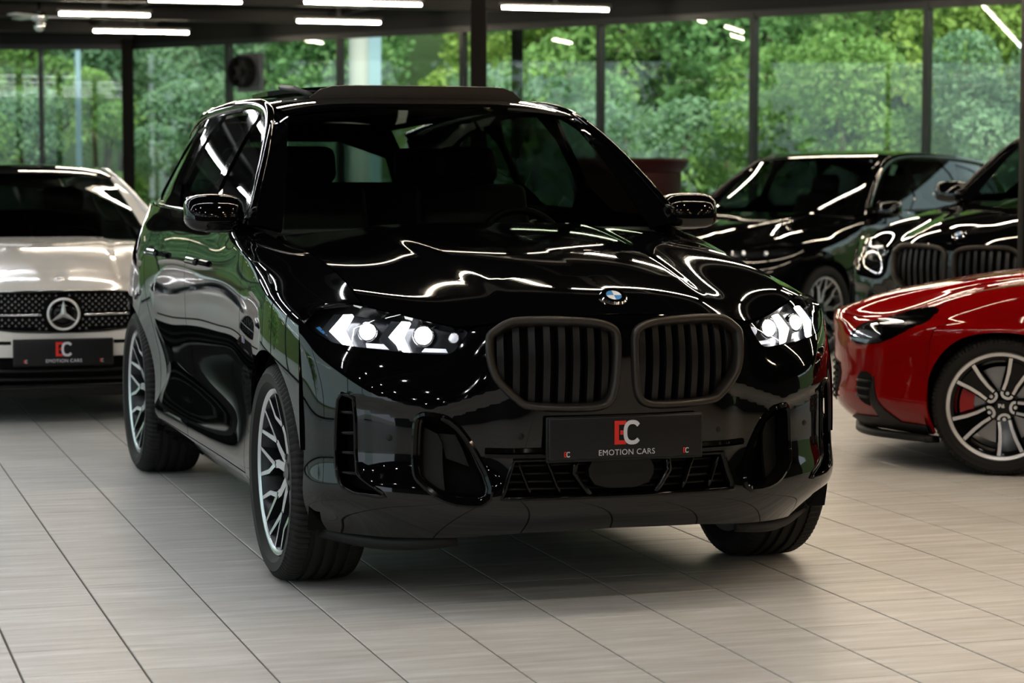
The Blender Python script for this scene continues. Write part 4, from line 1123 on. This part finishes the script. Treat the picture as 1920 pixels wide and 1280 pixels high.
def plant(kind, label, x, y, hgt, rad, mat, n, cat, grp, trunk=True, leaf=.13):
    z0 = float(hill(np.array([x]), np.array([y]))[0])
    t = thing(kind, label, cat, (x, y, z0), random.uniform(0, 6), grp)
    nb = max(6, int(rad * 7)); cs = []
    for i in range(nb):
        a = rng.uniform(0, 2 * PI); q = rng.uniform(0, 1) ** .5 * rad * .75; hz = rng.uniform(.15 if not trunk else .35, 1)
        fall = (1 - abs(hz - .55) * 1.1); cs.append((q * math.cos(a) * fall, q * math.sin(a) * fall, hz * hgt * .92, rad * rng.uniform(.28, .5)))
    cs = np.array(cs); k = rng.integers(0, nb, n)
    d = rng.normal(size=(n, 3)); d /= np.linalg.norm(d, axis=1, keepdims=True)
    P = cs[k, :3] + d * (cs[k, 3] * rng.uniform(.55, 1.05, n) ** .5)[:, None] * [1, 1, .85]; P[:, 2] = np.maximum(P[:, 2], .05)
    s = leaf * rng.uniform(.6, 1.3, n)
    a = rng.normal(size=(n, 3)) + d * .4; a /= np.linalg.norm(a, axis=1, keepdims=True)
    b_ = np.cross(a, rng.normal(size=(n, 3))); b_ /= np.linalg.norm(b_, axis=1, keepdims=True)
    c_ = np.cross(a, b_)
    V = np.stack([P - b_ * s[:, None] * .5, P + c_ * s[:, None] * .3, P + b_ * s[:, None] * .6, P - c_ * s[:, None] * .3], 1).reshape(-1, 3)
    me = bpy.data.meshes.new('foliage'); me.vertices.add(4 * n); me.vertices.foreach_set('co', V.ravel().astype(np.float32))
    me.loops.add(4 * n); me.loops.foreach_set('vertex_index', np.arange(4 * n, dtype=np.int32))
    me.polygons.add(n); me.polygons.foreach_set('loop_start', np.arange(0, 4 * n, 4, dtype=np.int32)); me.polygons.foreach_set('loop_total', np.full(n, 4, np.int32))
    me.update(); me.validate(); me.materials.append(mat)
    fo = link(bpy.data.objects.new('foliage', me), t); fo['kind'] = 'stuff'
    mb = MB()
    if trunk:
        mb.tube([(0, 0, -.3), (.05, .02, hgt * .35), (-.03, .05, hgt * .7), (.02, 0, hgt * .92)], [.06 + hgt * .012, .05 + hgt * .01, .05, .02], 8)
    for i in range(min(nb, 9)):
        mb.tube([(0, 0, hgt * (.25 if trunk else .0)), tuple(cs[i, :3] * .6 + [0, 0, hgt * .08]), tuple(cs[i, :3])], [.045, .03, .012], 6)
    mb.build('trunk' if trunk else 'stem', M_BARK, t)
    return t
def at_px(px, d): return ((px - 960) / 4335.3 * d, d)
def glass_d(px):
    """distance of the glazing along the ray of column px"""
    t = (px - 960) / 4335.3
    if px < 245: return 32.2
    return (WN @ CORNER) / (WN[0] * t + WN[1])
place_w = ['far left', 'left', 'middle', 'right', 'far right']
spots = []
for i in range(17):                                     # shrubs close behind the glass
    px = -60 + i * 128 + random.uniform(-25, 25)
    if 600 < px < 830: continue
    spots.append((px, glass_d(px) + random.uniform(2.6, 4.2), random.uniform(2.3, 3.3), random.uniform(1.0, 1.35), random.choice([0, 1, 0, 2]), 6500, 0))
for i in range(13):
    px = -80 + i * 170 + random.uniform(-40, 40)
    if 640 < px < 830: continue
    spots.append((px, glass_d(px) + random.uniform(6, 8.5), random.uniform(4.0, 5.4), random.uniform(1.6, 2.1), random.choice([0, 1, 3, 2]), 9500, 1))
for i in range(12):
    px = -120 + i * 195 + random.uniform(-40, 40)
    spots.append((px, glass_d(px) + random.uniform(12, 18), random.uniform(5.0, 7.0), random.uniform(2.3, 3.0), random.choice([1, 0, 1, 3]), 11000, 1))
tone = ['bright green', 'mid green', 'grey-green', 'yellow-green']
BAYS = [(-200, 82, 'left of the first window bar'), (82, 240, 'between the first window bar and the corner column'), (240, 424, 'between the corner column and the extractor fan'), (424, 635, 'behind the extractor fan pane'),
        (635, 870, 'behind the pane with the white pillar'), (870, 1125, 'behind the two dark columns'), (1125, 1417, 'above the red tub pane'), (1417, 1743, 'behind the pane above the black crossover'), (1743, 2600, 'behind the rightmost pane')]
seen = {}
for (px, d, hg, rd, mi_, n, kind) in spots:
    x, y = at_px(px, d); w = next(b_[2] for b_ in BAYS if b_[0] <= px < b_[1])
    lb = ('%s leafy shrub %s' if kind == 0 else ('%s tree %s' if hg < 5.4 and n < 10000 else '%s tall tree far up the slope %s')) % (tone[mi_], w)
    seen[lb] = seen.get(lb, 0) + 1
    if seen[lb] > 1: lb = {2: 'second ', 3: 'third '}.get(seen[lb], 'further ') + lb
    plant('shrub' if kind == 0 else 'tree', lb, x, y, hg, rd, LEAVES[mi_], n, 'shrub' if kind == 0 else 'tree', 'plants on the slope outside', kind == 1, .085 if kind == 0 else .12)
for i, (x, y) in enumerate([(-16, 27), (-21, 22), (-13.5, 31), (-26, 8), (-28, -6)]):
    plant('tree', 'leafy tree outside the picture, beyond the side glazing', x, y, random.uniform(4, 6), 2.2, LEAVES[i % 3], 2500, 'tree', 'trees beyond the side glazing', True, .22)
# ---- pale pillars outside
M_PILW = principled('white_render', (.56, .545, .52), .8, var=.08, vscale=3); M_PILB = principled('pale_blue_paint', (.33, .46, .56), .6, var=.06, vscale=3)
x, y = at_px(673.5, 31.5); t = thing('outside_pillar', 'white round pillar with a pale blue strip outside the glass', 'pillar', (x, y, 0))
mb = MB(); mb.lathe([(0, -.1), (.135, -.1), (.135, 4.2), (0, 4.2)], 'z', n=32); mb.build('shaft', M_PILW, t, autosmooth=40)
mb = MB(); mb.box((.215, .05, 2.05), (.17, .10, 4.3)); mb.build('blue_strip', M_PILB, t)
x, y = at_px(150, 33.4); t = thing('outside_post', 'slim pale blue post outside the left window', 'post', (x, y, 0))
mb = MB(); mb.lathe([(0, -.1), (.042, -.1), (.042, 4.2), (0, 4.2)], 'z', n=20); mb.build('shaft', M_PILB, t, autosmooth=40)
mb = MB(); mb.lathe([(0, -.05), (.1, -.05), (.1, .03), (0, .03)], 'z', n=20); mb.build('foot', M_PILB, t, autosmooth=40)

# ================================================================== CARS
# ---- the near black SUV
t = thing('sport_utility_vehicle', 'glossy black sport utility vehicle with lit headlights in the foreground', 'car', (.095, 8.272, 0), .3185)
I = Warp()
car_body(t, M_BLACK, I, h=.03, bumper_holes=suv_holes(), bh=.012)
suv_front(t, I, True)
# open sunroof: wind deflector and raised glass panel
p = np.array([(u, 1.50 + .10 * (u / .43) ** 2) for u in np.linspace(-.43, .43, 25)]); P = rooftop(p); P[:, 2] -= .035 * np.clip((np.abs(p[:, 0]) - .36) / .07, 0, 1) ** 2; mb = MB()
sweep(mb, P, np.tile([0, -.25, .97], (25, 1)), [(-.012, -.01), (-.018, .015), (-.004, .05), (.006, .05), (.012, .015), (.014, -.01)]); mb.build('wind_deflector', M_SATIN, t, autosmooth=40)
panel('sunroof_glass', smooth2([(-.50, 2.05), (.50, 2.05), (.49, 2.75), (-.49, 2.75)], .05, it=1), rooftop, t, M_GLOSSBLK, off=.035, thick=.02, h=.1)
for s in (-1, 1):
    mb = MB(); mb.tube([(s * .43, 1.60, 1.715), (s * .46, 1.85, 1.76), (s * .47, 2.1, 1.775)], .012, 8); mb.build('sunroof_arm', M_PLASTIC, t)

for s in (-1, 1):
    Fs = side if s > 0 else mir(side)
    bd = panel('fender_badge', rs([(.475, .79), (.535, .79), (.535, .815), (.475, .815)], .02), Fs, t, M_CHROME, off=.002, thick=.003, h=.05)
    for k, mt in enumerate((M_BLUE, M_LAMPIN, M_LRED)):
        panel('badge_stripe', rs([(.478 + .009 * k, .793), (.486 + .009 * k, .793), (.492 + .009 * k, .812), (.484 + .009 * k, .812)], .02), Fs, bd, mt, off=.0035, thick=.002, h=.05)
# ---- dark SUV at the right edge, same kind
t = thing('sport_utility_vehicle', 'black sport utility vehicle with unlit lamps cut by the right picture edge', 'car', (3.218, 14.79, 0), math.radians(-39))
car_body(t, M_BLACK, I, h=.06, bumper_holes=suv_holes()); suv_front(t, I, False)

FACET[0] = 0.0
# ---- black crossover behind
def simple_lamps(root, W, mat_shell, poly=LAMP):
    F0 = lambda p: W(fascia(p)); C = W.pt(0, 1.6, .75)
    for s in (1, -1):
        F = F0 if s > 0 else mir(F0); lo = smooth2(poly, .03, it=1)
        hl = panel('headlight', lo, F, root, M_LAMPIN, off=-.05, thick=0, center=C, h=.06)
        panel('lamp_lens', lo, F, hl, M_LENS, thick=.045, center=C, h=.06)
        for x in (.62, .76):
            q = off_fn(F, -.03, C)(np.array([[x, .90]]))[0]; mb = MB(); blob(mb, q, (.028, .02, .028), 1.0, 8); mb.build('projector', M_CHROME, hl)
WX = Warp(.915, ([-.86, -.5, 0, .5, .7, 1.27, 1.8, 2.475, 2.975, 3.475, 4.05], [-.84, -.455, 0, .455, .60, 1.16, 1.62, 2.175, 2.63, 3.08, 3.46]), ([0, .2, .378, .803, .957, 1.222, 1.745], [0, .17, .344, .725, .83, 1.065, 1.555]))
t = thing('crossover_car', 'black compact crossover with a sky-reflecting side, parked behind the red car', 'car', (1.68, 17.94, 0), math.radians(-40))
car_body(t, M_BLACK, WX, h=.06, R=.344, tw=.24, wb=2.63, hub=.90, rr=.25); simple_lamps(t, WX, M_BLACK)
F0 = lambda p: WX(fascia(p)); C = WX.pt(0, 1.6, .75)
go = smooth2([(-.40, .90), (.40, .90), (.34, .62), (-.34, .62)], .04, it=1); gm = panel('front_grille', go, F0, t, M_DARK, off=.004, thick=.01, center=C, h=.08)
for z in np.linspace(.66, .86, 6):
    p = np.array([(a, z) for a in np.linspace(-.36, .36, 15)]); mb = MB(); sweep(mb, off_fn(F0, .012, C)(p), np.tile([0, -1, 0], (15, 1)), ring_prof(.02, .014, 6)); mb.build('slat', M_GLOSSBLK, gm)
li = rs([(-.62, .48), (.62, .48), (.55, .30), (-.55, .30)], .05); panel('lower_intake', li, F0, t, M_DARK, off=.004, thick=.01, center=C, h=.08)

# ---- white coupe at the left
WM = Warp(.93, ([-.86, -.5, 0, .5, .7, 1.27, 1.8, 2.475, 2.975, 3.475, 4.05], [-.84, -.443, 0, .443, .62, 1.42, 1.95, 2.43, 2.873, 3.316, 3.95]), ([0, .2, .378, .803, .957, 1.222, 1.745], [0, .15, .335, .68, .748, 1.0, 1.43]))
t = thing('coupe_car', 'white coupe with a black roof and studded star grille at the left', 'car', (-2.70, 13.41, 0), math.radians(17))
GR = [(0, .742), (.25, .739), (.38, .730), (.435, .705), (.43, .64), (.385, .56), (.33, .532), (0, .520)]
gout = WM.uz(GR + [(-u, z) for u, z in GR[::-1] if u > 0][:-0 or None]); gout = smooth2([p for i, p in enumerate(gout) if i == 0 or np.hypot(p[0] - gout[i - 1][0], p[1] - gout[i - 1][1]) > 1e-4], .03, it=1)
INT = rs(WM.uz([(-.78, .385), (.78, .385), (.70, .20), (-.70, .20)]), .04)
car_body(t, M_WHITE, WM, h=.045, R=.335, tw=.245, wb=2.873, hub=.915, rr=.245, roof_mat=M_BLACK, bumper_holes=[gout, INT], screen=glass('dark_screen', (.16, .19, .18)))
simple_lamps(t, WM, M_WHITE)
F0 = lambda p: WM(fascia(p)); C = WM.pt(0, 1.6, .75)
nrm = lambda p: grad_normals(F0, p) * (1 if np.sum(grad_normals(F0, p)[:, 1]) < 0 else -1)
mb = MB(); sweep(mb, F0(gout), nrm(gout), ring_prof(.016, .02, 8), closed=True); fg = mb.build('front_grille', M_GLOSSBLK, t)
panel('grille_backing', gout, F0, fg, M_DARK, off=-.03, thick=0, center=C, h=.06)
pins = MB(); inn = offset_poly(gout, .02)
for i in range(-24, 25):
    for j in range(14):
        u = (i + .5 * (j % 2)) * .036; z = .525 + j * .0165
        q = np.array(WM.uz([(u, z)]))
        if not inside(q, inn)[0] or math.hypot(u, z - .622) < .105 or (abs(z - .617) < .016 and abs(u) > .1): continue
        P = F0(q)[0] + np.array([0, .002, 0])
        pins.add([(P[0] - .007, P[1], P[2] - .005), (P[0] + .007, P[1], P[2] - .005), (P[0], P[1], P[2] + .008), (P[0], P[1] - .010, P[2] - .001), (P[0], P[1] + .03, P[2])], [(0, 1, 3), (1, 2, 3), (2, 0, 3), (0, 4, 1), (1, 4, 2), (2, 4, 0)])
o = pins.build('grille_studs', M_BRIGHT, fg); o['kind'] = 'stuff'
sc = F0(np.array(WM.uz([(0, .622)])))[0]; mb = MB(); r = .083
mb.tube([(r * math.cos(q), sc[1] - .03, sc[2] + r * math.sin(q)) for q in np.linspace(0, 2 * PI, 48, endpoint=False)], .0075, 8, closed=True)
so = mb.build('star_emblem', M_BRIGHT, fg)
for q in (90, 210, 330):
    a = math.radians(q); tip = (r * math.cos(a), sc[1] - .03, sc[2] + r * math.sin(a)); px_, pz_ = -math.sin(a), math.cos(a)
    mb = MB(); mb.add([(px_ * .016 + 0, sc[1] - .028, sc[2] + pz_ * .016), (-px_ * .016, sc[1] - .028, sc[2] - pz_ * .016), tip, (0, sc[1] - .046, sc[2])], [(0, 3, 2), (3, 1, 2), (0, 1, 3)]); mb.build('star_arm', M_BRIGHT, fg)
mb = MB(); mb.lathe([(0, sc[1] - .012), (r, sc[1] - .014), (r, sc[1] + .02)], 'y', (0, 0, sc[2]), 40); mb.build('emblem_disc', M_GLOSSBLK, fg)
for s in (-1, 1):
    p = np.array(WM.uz([(s * u, .6175) for u in np.linspace(.115, .41, 12)])); mb = MB(); sweep(mb, off_fn(F0, .006, C)(p), nrm(p), ring_prof(.016, .014, 8)); mb.build('grille_bar', M_CHROME, fg)
    p = np.array(WM.uz([(s * u, .464) for u in np.linspace(.278, .66, 12)])); mb = MB(); sweep(mb, F0(p), nrm(p), [(-.009, -.01), (-.009, .003), (.009, .003), (.009, -.01)]); mb.build('bumper_slot', M_DARK, t)
ib = panel('lower_intake', INT, F0, t, M_DARK, off=-.06, thick=0, center=C, h=.1)
for z in (.30, .24):
    p = np.array(WM.uz([(u, z) for u in np.linspace(-.72, .72, 30)])); mb = MB(); sweep(mb, off_fn(F0, -.03, C)(p), nrm(p), ring_prof(.018, .02, 8)); mb.build('intake_bar', M_PLASTIC, ib)
sp_ = rs([(-.98, .262), (.98, .262), (.98, .205), (-.98, .205)], .05); panel('front_splitter', sp_, F0, t, M_PLASTIC, off=.006, thick=.02, center=C, h=.06)
q = F0(np.array(WM.uz([(0, .414)])))[0]; number_plate(t, (0, q[1] - .03, .414), .53, .137)
b2 = np.array([[0, -.70]]); Hm = lambda p: WM(hood(p)); P = Hm(b2)[0]; nn = grad_normals(Hm, b2)[0]; nn = nn * np.sign(nn[2])
qr = Vector((0, 0, 1)).rotation_difference(Vector(nn)); mb = MB(); mb.lathe([(0, .004), (.018, .004), (.020, .007), (.027, .007), (.030, 0)], 'z', n=24); mb.v = [tuple(Vector(P) + qr @ Vector(v)) for v in mb.v]
hb = mb.build('hood_badge', M_CHROME, t)
mb = MB(); mb.lathe([(0, .0045), (.0175, .0045)], 'z', n=20); mb.v = [tuple(Vector(P) + qr @ Vector(v)) for v in mb.v]; mb.build('badge_face', M_ALLOYDK, hb)

# ---- red hatchback at the right
WR = Warp(.8975, ([-.86, -.5, 0, .5, .7, 1.27, 1.8, 2.475, 2.975, 3.475, 4.05], [-.88, -.4285, 0, .4285, .60, 1.35, 1.75, 2.2215, 2.65, 3.08, 3.52]), ([0, .2, .378, .803, .957, 1.06, 1.222, 1.745], [0, .15, .324, .672, .715, .835, .985, 1.45]))
t = thing('hatchback_car', 'red hot hatchback seen from the side with silver twin-spoke wheels', 'car', (2.507, 11.506, 0), math.radians(-106))
car_body(t, M_RED, WR, h=.035, R=.324, tw=.235, wb=2.65, hub=.875, rr=.250, wheel_kind='u', caliper=M_CALIPER)
F0 = lambda p: WR(fascia(p)); C = WR.pt(0, 1.6, .75)
RL = [(.56, .71), (.61, .80), (.65, .92), (.68, .99), (.80, 1.014), (.838, 1.012), (.875, .95), (.903, .80), (.83, .685), (.72, .66), (.62, .66)]
RV = [(.68, .512), (.76, .52), (.785, .47), (.77, .343), (.715, .355), (.68, .422)]
RS = [(.785, .50), (.838, .28), (1.005, .275), (1.0, .245), (.9, .235), (.75, .232), (.6, .235), (.5, .24), (.48, .27), (.56, .285), (.75, .295), (.77, .34)]
for s in (1, -1):
    F = F0 if s > 0 else mir(F0)
    panel('lamp_surround', smooth2(LAMP, .03, it=1), F, t, M_RED, off=-.002, center=C, h=.05)
    hl = panel('headlight', smooth2(RL, .02, it=1), F, t, M_GLOSSBLK, off=.004, thick=.02, center=C, h=.04)
    for poly, mt in (([(.64, .70), (.78, .69), (.80, .74), (.66, .76)], M_LAMPIN), ([(.60, .70), (.64, .80), (.66, .78), (.63, .70)], M_CHROME), ([(.80, .80), (.87, .80), (.86, .90), (.80, .92)], M_LAMPIN), ([(.68, .955), (.82, .985), (.83, .97), (.69, .94)], M_CHROME), ([(.70, .86), (.76, .86), (.76, .91), (.71, .91)], M_CHROME)):
        panel('lamp_element', rs(poly, .03), F, hl, mt, off=.006, thick=.003, center=C, h=.05)
    panel('lamp_lens', smooth2(RL, .02, it=1), F, hl, M_LENS, off=.010, thick=0, center=C, h=.05)
    av = panel('corner_vent', smooth2(RV, .02, it=1), F, t, M_DARK, off=.003, thick=.01, center=C, h=.05)
    for z in (.39, .43, .47):
        p = np.array([(a, z) for a in np.linspace(.685, .775, 6)]); mb = MB(); sweep(mb, off_fn(F, .008, C)(p), np.tile([s * .5, -.8, .2], (6, 1)), ring_prof(.012, .012, 6)); mb.build('fin', M_PLASTIC, av)
    panel('lower_skirt', rs(RS, .03), F, t, M_PLASTIC, off=.006, thick=.015, center=C, h=.04)
    sl = rs([(.41, .205), (.41, .285), (2.53, .285), (2.53, .205)], .05); panel('side_skirt', sl, (lambda p: WR(side(p))) if s > 0 else mir(lambda p: WR(side(p))), t, M_PLASTIC, off=.004, thick=.01, center=C, h=.08)
p = np.array([(a, .225) for a in np.linspace(-1.0, 1.0, 40)]); mb = MB(); sweep(mb, off_fn(F0, .02, C)(p), np.tile([0, 0, 1], (40, 1)), [(-.04, -.02), (-.04, .01), (.03, .012), (.03, -.02)]); mb.build('front_splitter', M_PLASTIC, t)
gr_ = panel('front_grille', smooth2([(-.44, .56), (.44, .56), (.50, .48), (.42, .32), (-.42, .32), (-.50, .48)], .03, it=1), F0, t, M_DARK, off=.004, thick=.01, center=C, h=.06)
for z in np.linspace(.36, .53, 6):
    p = np.array([(a, z) for a in np.linspace(-.44, .44, 17)]); mb = MB(); sweep(mb, off_fn(F0, .01, C)(p), np.tile([0, -1, 0], (17, 1)), ring_prof(.012, .012, 6)); mb.build('slat', M_GLOSSBLK, gr_)
